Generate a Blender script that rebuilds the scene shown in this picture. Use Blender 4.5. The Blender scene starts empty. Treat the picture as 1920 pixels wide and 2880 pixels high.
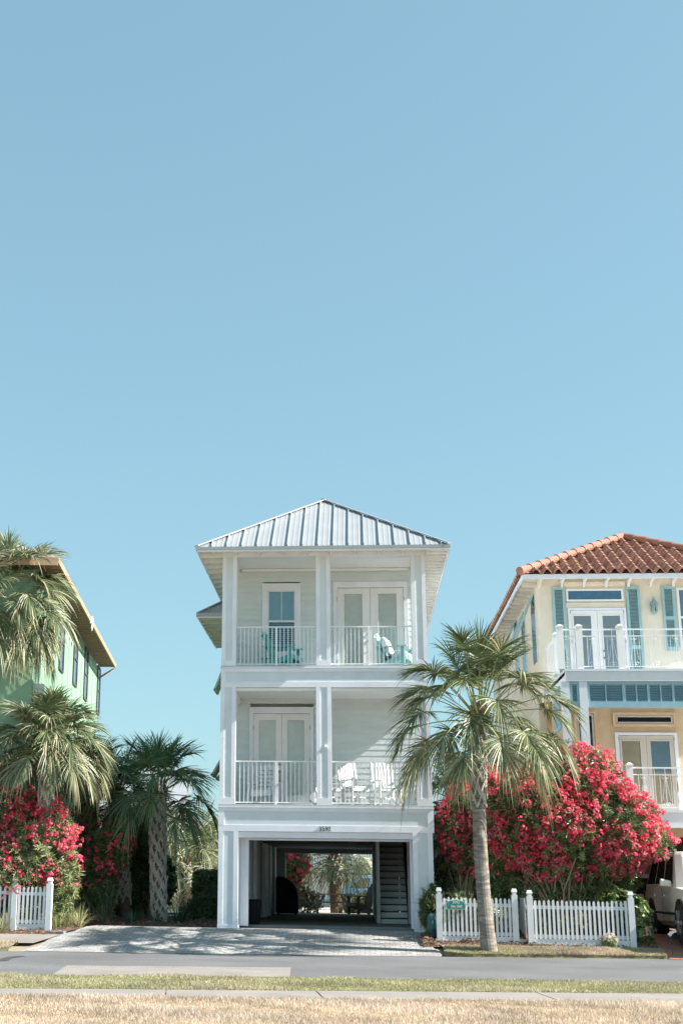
# procedural scene: beach house street
SKY_G, SKY_T, SKY_STR, SUN_E, EXPO = 0.44, (.60, .875, .93), 0.15, 3.85, 1.62
import bpy, math, random
import numpy as np
from mathutils import Vector, Matrix
R = math.radians
C = bpy.context.scene.collection
rng = np.random.default_rng(7)
random.seed(7)

# ---------------------------------------------------------------- camera model (solved from the vanishing points of the house)
F, PX, PY, H = 3750., 612., 1440., 1.5
AX = np.array([36612, 510, 3750.]); AX /= np.linalg.norm(AX)
AY = np.array([396, -1052, -3750.]); AY -= AX*(AX@AY); AY /= np.linalg.norm(AY)
AZ = np.cross(AX, AY)

def U(px, py, Y=None, z=None):
    c = np.array([px-PX, PY-py, -F]); r = np.array([AX@c, AY@c, AZ@c])
    t = Y/r[1] if Y is not None else (z-H)/r[2]
    p = r*t; p[2] += H
    return float(p[0]), float(p[1]), float(p[2])

def gz(x, y):
    return float(np.interp(y-.06*x, [31.0, 34.0], [0, .45]))

def c1(x, y): return (540+x*.4719, 1380+y*.4719)
def c2(x, y): return (540+x*.4719, 1900+y*.4719)
def c4(x, y): return (x*.4082, 1460+y*.4082)
def c6(x, y): return (1340+x*.3699, 1480+y*.3699)
def c7(x, y): return (1180+x*.4719, 2000+y*.4719)

cam = bpy.data.cameras.new('camera'); co = bpy.data.objects.new('camera', cam); C.objects.link(co)
cam.sensor_fit = 'HORIZONTAL'; cam.sensor_width = 36; cam.lens = F/1920*36
cam.shift_x = (960-PX)/1920; cam.clip_end = 2000; cam.clip_start = .1
m = Matrix([[AX[0], AX[1], AX[2], 0], [AY[0], AY[1], AY[2], 0], [AZ[0], AZ[1], AZ[2], H], [0, 0, 0, 1]])
co.matrix_world = m
bpy.context.scene.camera = co

# ---------------------------------------------------------------- light
SUN_EL, SUN_AZ = 38., 95.5          # azimuth from +Y towards +X
w = bpy.data.worlds.new('World'); bpy.context.scene.world = w; w.use_nodes = True
nt = w.node_tree; nt.nodes.clear()
sky = nt.nodes.new('ShaderNodeTexSky'); sky.sky_type = 'NISHITA'; sky.sun_disc = False
sky.sun_elevation = R(SUN_EL); sky.sun_rotation = R(SUN_AZ); sky.altitude = 0
sky.air_density = 1.0; sky.dust_density = 1.2; sky.ozone_density = 1.0
gm = nt.nodes.new('ShaderNodeGamma'); gm.inputs[1].default_value = SKY_G
hs = nt.nodes.new('ShaderNodeVectorMath'); hs.operation = 'MULTIPLY'; hs.inputs[1].default_value = SKY_T
bg = nt.nodes.new('ShaderNodeBackground'); bg.inputs[1].default_value = SKY_STR
ow = nt.nodes.new('ShaderNodeOutputWorld')
nt.links.new(sky.outputs[0], gm.inputs[0]); nt.links.new(gm.outputs[0], hs.inputs[0]); nt.links.new(hs.outputs[0], bg.inputs[0]); nt.links.new(bg.outputs[0], ow.inputs[0])
sl = bpy.data.lights.new('sun', 'SUN'); sl.energy = SUN_E; sl.angle = R(.5); sl.color = (1, .95, .87)
so = bpy.data.objects.new('sun', sl); C.objects.link(so)
sd = Vector((math.sin(R(SUN_AZ))*math.cos(R(SUN_EL)), math.cos(R(SUN_AZ))*math.cos(R(SUN_EL)), math.sin(R(SUN_EL))))
so.rotation_euler = sd.to_track_quat('Z', 'Y').to_euler(); so.location = (0, 0, 30)
vs = bpy.context.scene.view_settings
vs.view_transform = 'Standard'; vs.look = 'None'; vs.gamma = 1; vs.exposure = EXPO

# ---------------------------------------------------------------- materials
MATS = {}
def mat(name, col, rough=.6, var=.08, scale=6., bump=0., bscale=40., spec=.5, metal=0., trans=0., stretch=None, kind=None, col2=None, fine=0.):
    if name in MATS: return MATS[name]
    m = bpy.data.materials.new(name); m.use_nodes = True; n = m.node_tree; L = n.links
    b = n.nodes['Principled BSDF']; out = n.nodes['Material Output']
    b.inputs['Roughness'].default_value = rough; b.inputs['Metallic'].default_value = metal
    b.inputs['Specular IOR Level'].default_value = spec
    tc = n.nodes.new('ShaderNodeTexCoord'); mp = n.nodes.new('ShaderNodeMapping')
    L.new(tc.outputs['Object'], mp.inputs[0])
    if stretch: mp.inputs['Scale'].default_value = stretch
    nz = n.nodes.new('ShaderNodeTexNoise'); nz.inputs['Scale'].default_value = scale; nz.inputs['Detail'].default_value = 6
    L.new(mp.outputs[0], nz.inputs['Vector'])
    cr = n.nodes.new('ShaderNodeValToRGB')
    c = np.array(col)
    lo = np.clip(c*(1-var*1.6), 0, 1); hi = np.clip(c*(1+var*1.6), 0, 1)
    if col2 is not None: hi = np.array(col2)
    cr.color_ramp.elements[0].position = .3; cr.color_ramp.elements[1].position = .7
    cr.color_ramp.elements[0].color = (*lo, 1); cr.color_ramp.elements[1].color = (*hi, 1)
    L.new(nz.outputs[0], cr.inputs[0])
    last = cr.outputs[0]
    if fine > 0:
        n2 = n.nodes.new('ShaderNodeTexNoise'); n2.inputs['Scale'].default_value = bscale*2; n2.inputs['Detail'].default_value = 3
        L.new(mp.outputs[0], n2.inputs['Vector'])
        r2 = n.nodes.new('ShaderNodeMapRange'); r2.inputs[1].default_value = .35; r2.inputs[2].default_value = .65
        r2.inputs[3].default_value = 1-fine; r2.inputs[4].default_value = 1+fine
        L.new(n2.outputs[0], r2.inputs[0])
        mx = n.nodes.new('ShaderNodeVectorMath'); mx.operation = 'SCALE'
        L.new(last, mx.inputs[0]); L.new(r2.outputs[0], mx.inputs['Scale']); last = mx.outputs[0]
    L.new(last, b.inputs['Base Color'])
    if bump > 0:
        nb = n.nodes.new('ShaderNodeTexNoise'); nb.inputs['Scale'].default_value = bscale; nb.inputs['Detail'].default_value = 5
        L.new(mp.outputs[0], nb.inputs['Vector'])
        bp = n.nodes.new('ShaderNodeBump'); bp.inputs['Strength'].default_value = bump; bp.inputs['Distance'].default_value = .02
        L.new(nb.outputs[0], bp.inputs['Height']); L.new(bp.outputs[0], b.inputs['Normal'])
    if trans > 0:
        tr = n.nodes.new('ShaderNodeBsdfTranslucent'); mi = n.nodes.new('ShaderNodeMixShader'); mi.inputs[0].default_value = trans
        L.new(last, tr.inputs[0]); L.new(b.outputs[0], mi.inputs[1]); L.new(tr.outputs[0], mi.inputs[2]); L.new(mi.outputs[0], out.inputs[0])
    MATS[name] = m
    return m

def glass(name, tint=(.8, .9, .92), refl=.35):
    m = bpy.data.materials.new(name); m.use_nodes = True; n = m.node_tree; L = n.links; n.nodes.clear()
    o = n.nodes.new('ShaderNodeOutputMaterial'); t = n.nodes.new('ShaderNodeBsdfTransparent'); t.inputs[0].default_value = (*tint, 1)
    g = n.nodes.new('ShaderNodeBsdfGlossy'); g.inputs['Roughness'].default_value = .03; g.inputs[0].default_value = (.9, .95, 1, 1)
    lw = n.nodes.new('ShaderNodeLayerWeight'); lw.inputs[0].default_value = refl
    mi = n.nodes.new('ShaderNodeMixShader'); L.new(lw.outputs['Fresnel'], mi.inputs[0]); L.new(t.outputs[0], mi.inputs[1]); L.new(g.outputs[0], mi.inputs[2]); L.new(mi.outputs[0], o.inputs[0])
    return m

def paver(name, a, b, mortar, sx, sy, rot=0.):
    m = bpy.data.materials.new(name); m.use_nodes = True; n = m.node_tree; L = n.links; bs = n.nodes['Principled BSDF']
    tc = n.nodes.new('ShaderNodeTexCoord'); mp = n.nodes.new('ShaderNodeMapping'); mp.inputs['Rotation'].default_value = (0, 0, rot)
    L.new(tc.outputs['Object'], mp.inputs[0])
    wn = n.nodes.new('ShaderNodeTexNoise'); wn.inputs['Scale'].default_value = 1.3; L.new(tc.outputs['Object'], wn.inputs[0])
    ad = n.nodes.new('ShaderNodeVectorMath'); ad.operation = 'MULTIPLY_ADD'; ad.inputs[1].default_value = (.03, .03, 0)
    L.new(wn.outputs['Color'], ad.inputs[0]); L.new(mp.outputs[0], ad.inputs[2])
    br = n.nodes.new('ShaderNodeTexBrick'); L.new(ad.outputs[0], br.inputs[0])
    br.inputs['Scale'].default_value = 1; br.inputs['Brick Width'].default_value = sx; br.inputs['Row Height'].default_value = sy
    br.inputs['Mortar Size'].default_value = .007; br.inputs['Mortar Smooth'].default_value = .3
    br.inputs['Color1'].default_value = (*a, 1); br.inputs['Color2'].default_value = (*b, 1); br.inputs['Mortar'].default_value = (*mortar, 1)
    nz = n.nodes.new('ShaderNodeTexNoise'); nz.inputs['Scale'].default_value = 1.1; nz.inputs['Detail'].default_value = 8; L.new(tc.outputs['Object'], nz.inputs[0])
    mr = n.nodes.new('ShaderNodeMapRange'); mr.inputs[1].default_value = .3; mr.inputs[2].default_value = .7; mr.inputs[3].default_value = .8; mr.inputs[4].default_value = 1.18
    L.new(nz.outputs[0], mr.inputs[0])
    mx = n.nodes.new('ShaderNodeVectorMath'); mx.operation = 'SCALE'; L.new(br.outputs[0], mx.inputs[0]); L.new(mr.outputs[0], mx.inputs['Scale'])
    L.new(mx.outputs[0], bs.inputs['Base Color']); bs.inputs['Roughness'].default_value = .85
    bp = n.nodes.new('ShaderNodeBump'); bp.inputs['Strength'].default_value = .6; bp.inputs['Distance'].default_value = .012; bp.invert = True
    L.new(br.outputs['Fac'], bp.inputs['Height']); L.new(bp.outputs[0], bs.inputs['Normal'])
    return m

TRIM = mat('white_trim', (.81, .815, .87), .5, .045, 1.5, bump=.06, bscale=60, fine=.02)
GREY = mat('grey_board', (.675, .715, .745), .6, .03, 2.5, bump=.05, bscale=50)
SIDING = mat('lap_siding', (.66, .71, .71), .6, .035, 2, bump=.08, bscale=30, stretch=(1, 1, 5))
DOORW = mat('door_white', (.84, .81, .80), .45, .02, 3)
CEIL = mat('porch_ceiling', (.85, .85, .85), .6, .02, 2)
METAL = mat('galvalume', (.37, .385, .40), .42, .03, 1.5, metal=.2, bump=.01, bscale=8)
RAILM = mat('rail_white', (.84, .84, .84), .4, .02)
SOFF = mat('soffit', (.84, .83, .80), .6, .03)
GAR = mat('garage_grey', (.60, .64, .65), .7, .08, 2)
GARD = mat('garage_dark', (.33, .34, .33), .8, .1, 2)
GLASS = glass('window_glass')
GLASSD = glass('door_glass', (.97, .975, .96), .3)
BLIND = mat('blinds', (.84, .83, .79), .6, .03)
BLINDB = mat('blue_blinds', (.66, .74, .80), .6, .03)
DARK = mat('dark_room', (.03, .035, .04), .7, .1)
BRASS = mat('aged_metal', (.38, .35, .30), .35, .1, metal=.8)
BLACK = mat('black_plastic', (.01, .01, .012), .7, .1, spec=.2)
CONC = mat('concrete', (.40, .36, .32), .9, .08, 2, bump=.3, bscale=60, fine=.06)
WOOD = mat('raw_wood', (.40, .28, .18), .7, .12, 4, stretch=(1, 1, 6))

# ---------------------------------------------------------------- mesh tools
class M:
    def __init__(s): s.v = []; s.f = []; s.m = []
    def quad(s, a, b, c, d, m=0):
        i = len(s.v); s.v += [tuple(a), tuple(b), tuple(c), tuple(d)]; s.f.append((i, i+1, i+2, i+3)); s.m.append(m)
    def poly(s, pts, m=0):
        i = len(s.v); s.v += [tuple(p) for p in pts]; s.f.append(tuple(range(i, i+len(pts)))); s.m.append(m)
    def box(s, x0, x1, y0, y1, z0, z1, m=0):
        if x0 > x1: x0, x1 = x1, x0
        if y0 > y1: y0, y1 = y1, y0
        if z0 > z1: z0, z1 = z1, z0
        i = len(s.v)
        s.v += [(x0, y0, z0), (x1, y0, z0), (x1, y1, z0), (x0, y1, z0), (x0, y0, z1), (x1, y0, z1), (x1, y1, z1), (x0, y1, z1)]
        for f in ((0, 3, 2, 1), (4, 5, 6, 7), (0, 1, 5, 4), (1, 2, 6, 5), (2, 3, 7, 6), (3, 0, 4, 7)):
            s.f.append(tuple(i+k for k in f)); s.m.append(m)
        return s
    def hexa(s, p, m=0):            # eight points: bottom ring then top ring
        i = len(s.v); s.v += [tuple(q) for q in p]
        for f in ((0, 3, 2, 1), (4, 5, 6, 7), (0, 1, 5, 4), (1, 2, 6, 5), (2, 3, 7, 6), (3, 0, 4, 7)):
            s.f.append(tuple(i+k for k in f)); s.m.append(m)
        return s
    def bar(s, a, b, w, h, m=0, up=(0, 0, 1)):
        a = Vector(a); b = Vector(b); t = (b-a).normalized(); u = Vector(up)
        if abs(t.dot(u)) > .98: u = Vector((0, 1, 0))
        sd = t.cross(u).normalized()*w/2; n = sd.cross(t).normalized()*h/2
        return s.hexa([a-sd-n, a+sd-n, b+sd-n, b-sd-n, a-sd+n, a+sd+n, b+sd+n, b-sd+n], m)
    def tube(s, pts, r, n=8, m=0, cap=True):
        pts = [Vector(p) for p in pts]
        if not hasattr(r, '__len__'): r = [r]*len(pts)
        i0 = len(s.v); ref = Vector((.3, .9, .1))
        for k, p in enumerate(pts):
            t = (pts[min(k+1, len(pts)-1)]-pts[max(k-1, 0)]).normalized()
            a = t.cross(ref)
            if a.length < .1: a = t.cross(Vector((1, 0, 0)))
            a.normalize(); b = t.cross(a)
            for j in range(n):
                q = 2*math.pi*j/n; v = p+a*math.cos(q)*r[k]+b*math.sin(q)*r[k]; s.v.append(tuple(v))
        for k in range(len(pts)-1):
            for j in range(n):
                a0 = i0+k*n+j; a1 = i0+k*n+(j+1) % n
                s.f.append((a0, a1, a1+n, a0+n)); s.m.append(m)
        if cap:
            s.f.append(tuple(i0+j for j in range(n))[::-1]); s.m.append(m)
            e = i0+(len(pts)-1)*n; s.f.append(tuple(e+j for j in range(n))); s.m.append(m)
        return s
    def prism(s, pts, axis, a, b, m=0):     # pts 2d polygon in the two other axes
        def P(u, v, w): return {'x': (w, u, v), 'y': (u, w, v), 'z': (u, v, w)}[axis]
        n = len(pts); i = len(s.v)
        s.v += [P(u, v, a) for u, v in pts]+[P(u, v, b) for u, v in pts]
        s.f.append(tuple(range(i, i+n))); s.m.append(m); s.f.append(tuple(range(i+2*n-1, i+n-1, -1))); s.m.append(m)
        for k in range(n):
            s.f.append((i+k, i+(k+1) % n, i+n+(k+1) % n, i+n+k)); s.m.append(m)
        return s
    def xform(s, mt):
        s.v = [tuple(mt @ Vector(p)) for p in s.v]; return s
    def ob(s, name, mats, parent=None, smooth=False, recalc=True, bevel=0.):
        me = bpy.data.meshes.new(name)
        off = Vector((0, 0, 0))
        if parent is not None:
            q = parent
            while q is not None: off += Vector(q.location); q = q.parent
        me.from_pydata([(p[0]-off.x, p[1]-off.y, p[2]-off.z) for p in s.v], [], s.f)
        if not isinstance(mats, (list, tuple)): mats = [mats]
        for k in mats: me.materials.append(k)
        me.polygons.foreach_set('material_index', s.m)
        if recalc:
            import bmesh
            bm = bmesh.new(); bm.from_mesh(me); bmesh.ops.recalc_face_normals(bm, faces=bm.faces); bm.to_mesh(me); bm.free()
        if smooth:
            me.polygons.foreach_set('use_smooth', [True]*len(me.polygons))
        o = bpy.data.objects.new(name, me); C.objects.link(o)
        if parent is not None: o.parent = parent
        if bevel > 0:
            bv = o.modifiers.new('bevel', 'BEVEL'); bv.width = bevel; bv.segments = 2; bv.limit_method = 'ANGLE'
        return o

def fast(name, V, Fc, mats, mi=None, parent=None, smooth=False):
    V = np.asarray(V, dtype=np.float64).reshape(-1, 3); Fc = np.asarray(Fc, dtype=np.int32); k = Fc.shape[1]
    if parent is not None: V = V-np.array(parent.location)
    me = bpy.data.meshes.new(name)
    me.vertices.add(len(V)); me.vertices.foreach_set('co', V.ravel())
    me.loops.add(Fc.size); me.loops.foreach_set('vertex_index', Fc.ravel())
    me.polygons.add(len(Fc)); me.polygons.foreach_set('loop_start', np.arange(0, Fc.size, k, dtype=np.int32))
    if not isinstance(mats, (list, tuple)): mats = [mats]
    for q in mats: me.materials.append(q)
    if mi is not None: me.polygons.foreach_set('material_index', np.asarray(mi, dtype=np.int32))
    me.polygons.foreach_set('use_smooth', [smooth]*len(Fc))
    me.update(calc_edges=True); me.validate()
    o = bpy.data.objects.new(name, me); C.objects.link(o)
    if parent is not None: o.parent = parent
    return o

def tag(o, label=None, cat=None, group=None, kind=None):
    if label: o['label'] = label
    if cat: o['category'] = cat
    if group: o['group'] = group
    if kind: o['kind'] = kind
    return o
def thing(name, label, cat, loc=(0, 0, 0), group=None):
    o = bpy.data.objects.new(name, None); C.objects.link(o); o.location = loc; o.empty_display_size = .2
    return tag(o, label, cat, group)
def copy_tree(o, parent=None):
    c = o.copy(); C.objects.link(c)
    if parent is not None: c.parent = parent
    for ch in o.children: copy_tree(ch, c)
    return c
def text_mesh(body, size, name, m, parent, loc, rot=(R(90), 0, 0), shear=0., extrude=.004, bold=0.):
    cu = bpy.data.curves.new('t', 'FONT'); cu.body = body; cu.size = size; cu.align_x = 'CENTER'; cu.align_y = 'CENTER'
    cu.extrude = extrude; cu.shear = shear; cu.offset = bold
    t = bpy.data.objects.new('t', cu); C.objects.link(t)
    bpy.context.view_layer.update()
    me = bpy.data.meshes.new_from_object(t.evaluated_get(bpy.context.evaluated_depsgraph_get()))
    bpy.data.objects.remove(t); me.materials.clear(); me.materials.append(m); me.name = name
    o = bpy.data.objects.new(name, me); C.objects.link(o); o.parent = parent
    off = Vector((0, 0, 0)); q = parent
    while q is not None: off += Vector(q.location); q = q.parent
    o.location = Vector(loc)-off; o.rotation_euler = rot
    return o
# ================================================================ MAIN HOUSE
XL, XR, Y0, YW, YB = -3.46, 1.81, 34.0, 35.8, 49.0
house = thing('beach_house', 'tall narrow pale grey three-storey beach house with metal hip roof and number 3592', 'house', (-.8, 34, .45))

def lap_wall(mb, x0, x1, y, z0, z1, pitch=.152, m=0, holes=(), face=-1):
    """lapped boards on a wall facing -Y; holes = (x0,x1,z0,z1)"""
    z = z0
    while z < z1-.01:
        t = min(z+pitch, z1)
        segs = [(x0, x1)]
        for hx0, hx1, hz0, hz1 in holes:
            if t > hz0+.01 and z < hz1-.01:
                ns = []
                for a, b in segs:
                    if hx1 <= a or hx0 >= b: ns.append((a, b)); continue
                    if a < hx0: ns.append((a, hx0))
                    if b > hx1: ns.append((hx1, b))
                segs = ns
        for a, b in segs:
            o = .011
            mb.hexa([(a, y-o, z), (b, y-o, z), (b, y+.02, z), (a, y+.02, z), (a, y-.002, t), (b, y-.002, t), (b, y+.02, t), (a, y+.02, t)], m)
        z = t
    return mb
def lap_side(mb, x, y0, y1, z0, z1, s, pitch=.152, m=0):
    z = z0
    while z < z1-.01:
        t = min(z+pitch, z1); o = .014*s; i = -.02*s
        mb.hexa([(x+o, y0, z), (x+o, y1, z), (x+i, y1, z), (x+i, y0, z), (x+.002*s, y0, t), (x+.002*s, y1, t), (x+i, y1, t), (x+i, y0, t)], m); z = t
    return mb

def column(name, x0, x1, y0, y1, z0, z1, base=.15, wl=.1, wr=.1, top=0.):
    a = M(); p = .014
    a.box(x0+.014, x1-.014, y0+.014, y1-.014, z0, z1, 1)
    for xa, xb in ((x0, x0+wl), (x1-wr, x1)):
        for ya, yb in ((y0, y0+.1), (y1-.1, y1)):
            a.box(xa, xb, ya, yb, z0+base, z1-top, 0)
    a.box(x0-.004, x1+.004, y0-.004, y1+.004, z0, z0+base, 0)
    if top: a.box(x0-.004, x1+.004, y0-.004, y1+.004, z1-top, z1, 0)
    return a.ob('column', [TRIM, GREY], house)
YC = 34.36
column('c', -3.46, -3.09, Y0, YC, 6.92, 9.80, .13)
column('c', -1.02, -.655, Y0, YC, 6.92, 9.80, .13)
column('c', 1.43, 1.80, Y0, YC, 6.92, 9.80, .13, top=0)
column('c', -3.47, -3.08, Y0, YC, 3.43, 6.36, .16)
column('c', -1.03, -.65, Y0, YC, 3.43, 6.36, .16)
column('c', 1.45, 1.82, Y0, YC, 3.43, 6.36, .16)
column('c', -3.475, -2.98, Y0, 34.5, .40, 2.77, .13, .12, .12)
column('c', 1.31, 1.80, Y0, 34.5, .36, 2.77, .13, .12, .12)

# floor bands
def band(x0, x1, zb, zp0, zp1, zt, ztop, side=.13):
    a = M()
    a.box(x0+.02, x1-.02, Y0+.02, YW-.02, zb+.004, ztop-.03, 1)
    a.box(x0, x1, Y0, Y0+.05, zb, zp0, 0); a.box(x0, x1, Y0, Y0+.05, zp1, zt, 0)
    for xa, xb in ((x0, x0+side), (x1-side, x1)):
        a.box(xa, xb, Y0-.003, Y0+.05, zp0, zp1, 0)
    for xa, xb in ((x0-.003, x0+.04), (x1-.04, x1+.003)):
        a.box(xa, xb, Y0+.052, YW-.03, zb, zp0, 0); a.box(xa, xb, Y0+.052, YW-.03, zp1, zt, 0)
    a.box(x0-.015, x1+.015, Y0-.018, YW-.025, zt+.002, zt+.022, 0)          # drip edge
    a.box(x0-.004, x1+.004, Y0-.008, YW-.03, zt+.024, ztop, 2)
    return a.ob('floor_band', [TRIM, GREY, mat('deck_edge', (.55, .57, .585), .6, .03)], house)
band(-3.47, 1.82, 6.36, 6.50, 6.76, 6.85, 6.92)
band(-3.49, 1.84, 2.77, 2.92, 3.26, 3.345, 3.43, .15)
text_mesh('3592', .152, 'house_number', mat('number_dark', (.05, .06, .06), .5), house, (-.83, Y0-.008, 2.842), extrude=.006)

# frieze beam, ceilings
a = M(); a.box(-3.47, 1.81, Y0-.004, Y0+.30, 9.80, 9.93)
a.box(-3.46, -3.16, Y0+.31, YW, 9.80, 9.92); a.box(1.50, 1.805, Y0+.31, YW, 9.80, 9.92)
a.ob('frieze_beam', TRIM, house)
a = M()
a.box(-3.2, 1.56, Y0+.31, YW, 9.875, 9.91)
for x in (-1.9, -.9, .4): a.box(x, x+.05, Y0+.31, YW, 9.867, 9.874)
a.box(-3.09, 1.46, YW-.11, YW-.035, 9.80, 9.865, 0)
a.ob('porch_ceiling', CEIL, house)
a = M(); a.box(-3.40, 1.76, Y0+.31, YW, 6.30, 6.345); a.box(-3.09, 1.44, Y0+.06, Y0+.3, 6.28, 6.355); a.box(-3.4, -3.1, Y0+.37, YW, 6.14, 6.29); a.box(1.47, 1.76, Y0+.37, YW, 6.14, 6.29)
a.ob('porch_ceiling', CEIL, house)

# porch back walls
up = M(); lap_wall(up, XL+.02, XR-.02, YW, 6.93, 9.9, holes=[(-2.54, -1.49, 7.42, 9.47), (-.6, 1.4, 6.93, 9.5)])
up.box(XL+.02, XR-.02, YW+.3, YW+.34, 6.4, 9.95, 0)
for xa, xb, za, zb in ((XL+.02, -2.5, 6.93, 9.9), (-1.53, -.58, 6.93, 9.9), (1.38, XR-.02, 6.93, 9.9)): up.box(xa, xb, YW+.022, YW+.29, za, zb, 0)
up.ob('porch_wall', SIDING, house)
lo = M(); lap_wall(lo, XL+.02, XR-.02, YW, 3.44, 6.5, holes=[(-2.87, -1.14, 3.44, 6.08)])
for xa, xb, za, zb in ((XL+.02, -2.85, 3.43, 6.5), (-1.16, XR-.02, 3.43, 6.5)): lo.box(xa, xb, YW+.022, YW+.29, za, zb, 0)
lo.box(XL+.02, XR-.02, YW+.3, YW+.34, 3.0, 6.5, 0)
lo.ob('porch_wall', SIDING, house)
# side walls and back of the body
a = M()
lap_side(a, XL, YW+.03, YB, 2.8, 9.82, -1); lap_side(a, XR-.01, YW+.03, YB, 2.8, 9.82, 1)
a.box(XL+.03, XR-.04, YW+.36, YB, 9.7, 9.8); a.box(XL+.03, XR-.04, YB-.1, YB, 2.8, 9.8)
a.ob('side_wall', SIDING, house)
a = M()
for x in (XL-.02, XR-.10): M().box(x, x+.12, YW-.02, YW+.08, 2.8, 9.79).ob('corner_board', TRIM, house)

# window upstairs
def blinds(z0, z1, x0, x1, y, parent, m, pitch=.05, tilt=.02):
    a = M(); z = z0
    while z < z1:
        a.hexa([(x0, y-tilt, z), (x1, y-tilt, z), (x1, y+tilt, z+pitch*.5), (x0, y+tilt, z+pitch*.5), (x0, y-tilt, z+.004), (x1, y-tilt, z+.004), (x1, y+tilt, z+pitch*.5+.004), (x0, y+tilt, z+pitch*.5+.004)])
        z += pitch
    return a.ob('blind', m, parent)
def closed(z0, z1, x0, x1, y, parent, m, pitch=.05):
    a = M(); z = z0
    while z < z1-.001:
        t = min(z+pitch, z1); a.hexa([(x0, y-.004, z), (x1, y-.004, z), (x1, y+.004, z), (x0, y+.004, z), (x0, y+.002, t), (x1, y+.002, t), (x1, y+.008, t), (x0, y+.008, t)]); z = t
    return a.ob('blind', m, parent)
win = thing('window', None, None, (-2.0, YW, 7.4)); win.parent = house; win.location = Vector((-2.0, YW, 7.4))-house.location
def trimframe(x0, x1, z0, z1, t, y0, y1, th=None, bottom=True, name='frame', m=TRIM, parent=None, bt=None):
    a = M(); th = th or t
    a.box(x0, x0+t, y0, y1, z0, z1-th); a.box(x1-t, x1, y0, y1, z0, z1-th); a.box(x0, x1, y0-.004, y1, z1-th, z1)
    if bottom: a.box(x0+t, x1-t, y0-.002, y1, z0, z0+(bt or t))
    return a.ob(name, m, parent)
trimframe(-2.54, -1.49, 7.43, 9.47, .145, YW-.045, YW+.02, th=.19, parent=win)
a = M(); a.box(-2.60, -1.43, YW-.07, YW-.05, 7.40, 7.47)
for s in ((-2.392, -2.36), (-1.67, -1.638)): a.box(*s, YW-.03, YW+.03, 7.58, 9.278)
a.box(-2.36, -1.67, YW-.03, YW+.03, 9.24, 9.278); a.box(-2.36, -1.67, YW-.035, YW+.03, 8.39, 8.44); a.box(-2.36, -1.67, YW-.03, YW+.03, 7.575, 7.62)
a.box(-2.024, -2.006, YW-.012, YW+.004, 8.44, 9.24)
a.ob('sash', TRIM, win)
M().box(-2.36, -1.67, YW, YW+.006, 7.62, 9.24).ob('pane', GLASS, win)
closed(8.44, 9.24, -2.36, -1.67, YW+.02, win, BLINDB); blinds(7.6, 8.40, -2.36, -1.67, YW+.035, win, BLINDB, pitch=.055, tilt=.01)
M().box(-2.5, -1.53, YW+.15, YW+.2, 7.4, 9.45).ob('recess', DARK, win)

def french(x0, x1, zt, zf, y, xm, casing, th, par, glz0, glz1, panes, knob=True, inward=TRIM, blind=BLIND, leafm=DOORW):
    """double door: x0..x1 outer casing, zt top of casing, zf floor"""
    d = thing('french_door', None, None, (xm, y, zf)); d.parent = par; d.location = Vector((xm, y, zf))-Vector(par.location)
    trimframe(x0, x1, zf, zt, casing, y-.05, y+.02, th=th, bottom=False, name='casing', m=TRIM, parent=d)
    xa, xb = x0+casing+.004, x1-casing-.004; zl = zt-th-.012
    for k, (a0, a1) in enumerate(((xa, xm-.004), (xm+.004, xb))):
        gl = panes[k]; a = M()
        a.box(a0, gl[0], y-.012, y+.03, zf+.02, zl); a.box(gl[1], a1, y-.012, y+.03, zf+.02, zl)
        a.box(gl[0], gl[1], y-.012, y+.03, glz1, zl); a.box(gl[0], gl[1], y-.012, y+.03, zf+.02, glz0)
        t = .035
        a.box(gl[0]-t, gl[0], y-.026, y-.010, glz0-t, glz1+t); a.box(gl[1], gl[1]+t, y-.026, y-.010, glz0-t, glz1+t)
        a.box(gl[0], gl[1], y-.026, y-.010, glz1, glz1+t); a.box(gl[0], gl[1], y-.026, y-.010, glz0-t, glz0)
        leaf = a.ob('door_leaf', leafm, d)
        M().box(gl[0], gl[1], y+.002, y+.008, glz0, glz1).ob('pane', GLASSD, leaf)
        if blind is not None: closed(glz0, glz1, gl[0], gl[1], y+.02, leaf, blind)
    M().box(x0+.03, x1-.03, y+.1, y+.14, zf, zt-.02).ob('recess', BLIND if blind is not None else DARK, d)
    if knob:
        h = M(); kx = xm-.055
        h.tube([(kx, y-.012, zf+1.13), (kx, y-.05, zf+1.13)], [.035, .028], 12)
        h.ob('deadbolt', BRASS, d, smooth=True); h = M()
        h.tube([(kx, y-.012, zf+.94), (kx, y-.035, zf+.94)], [.04, .034], 12)
        h.tube([(kx, y-.03, zf+.96), (kx+.01, y-.075, zf+.90), (kx+.012, y-.08, zf+.80), (kx, y-.06, zf+.70), (kx, y-.014, zf+.68)], [.013, .014, .013, .016, .018], 8)
        h.ob('handle', BRASS, d, smooth=True)
    for z in (zf+.35, zf+1.2, zf+2.05):
        for x in (xa-.008, xb+.004): M().box(x-.006, x+.010, y-.056, y-.048, z, z+.09).ob('hinge', BRASS, d)
    return d
french(-.6, 1.4, 9.5, 6.93, YW, .39, .105, .165, house, 7.2, 9.165, [(-.31, .18), (.61, 1.10)])
french(-2.865, -1.15, 6.08, 3.44, YW, -2.005, .105, .17, house, 3.77, 5.73, [(-2.61, -2.16), (-1.85, -1.40)])

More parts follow.
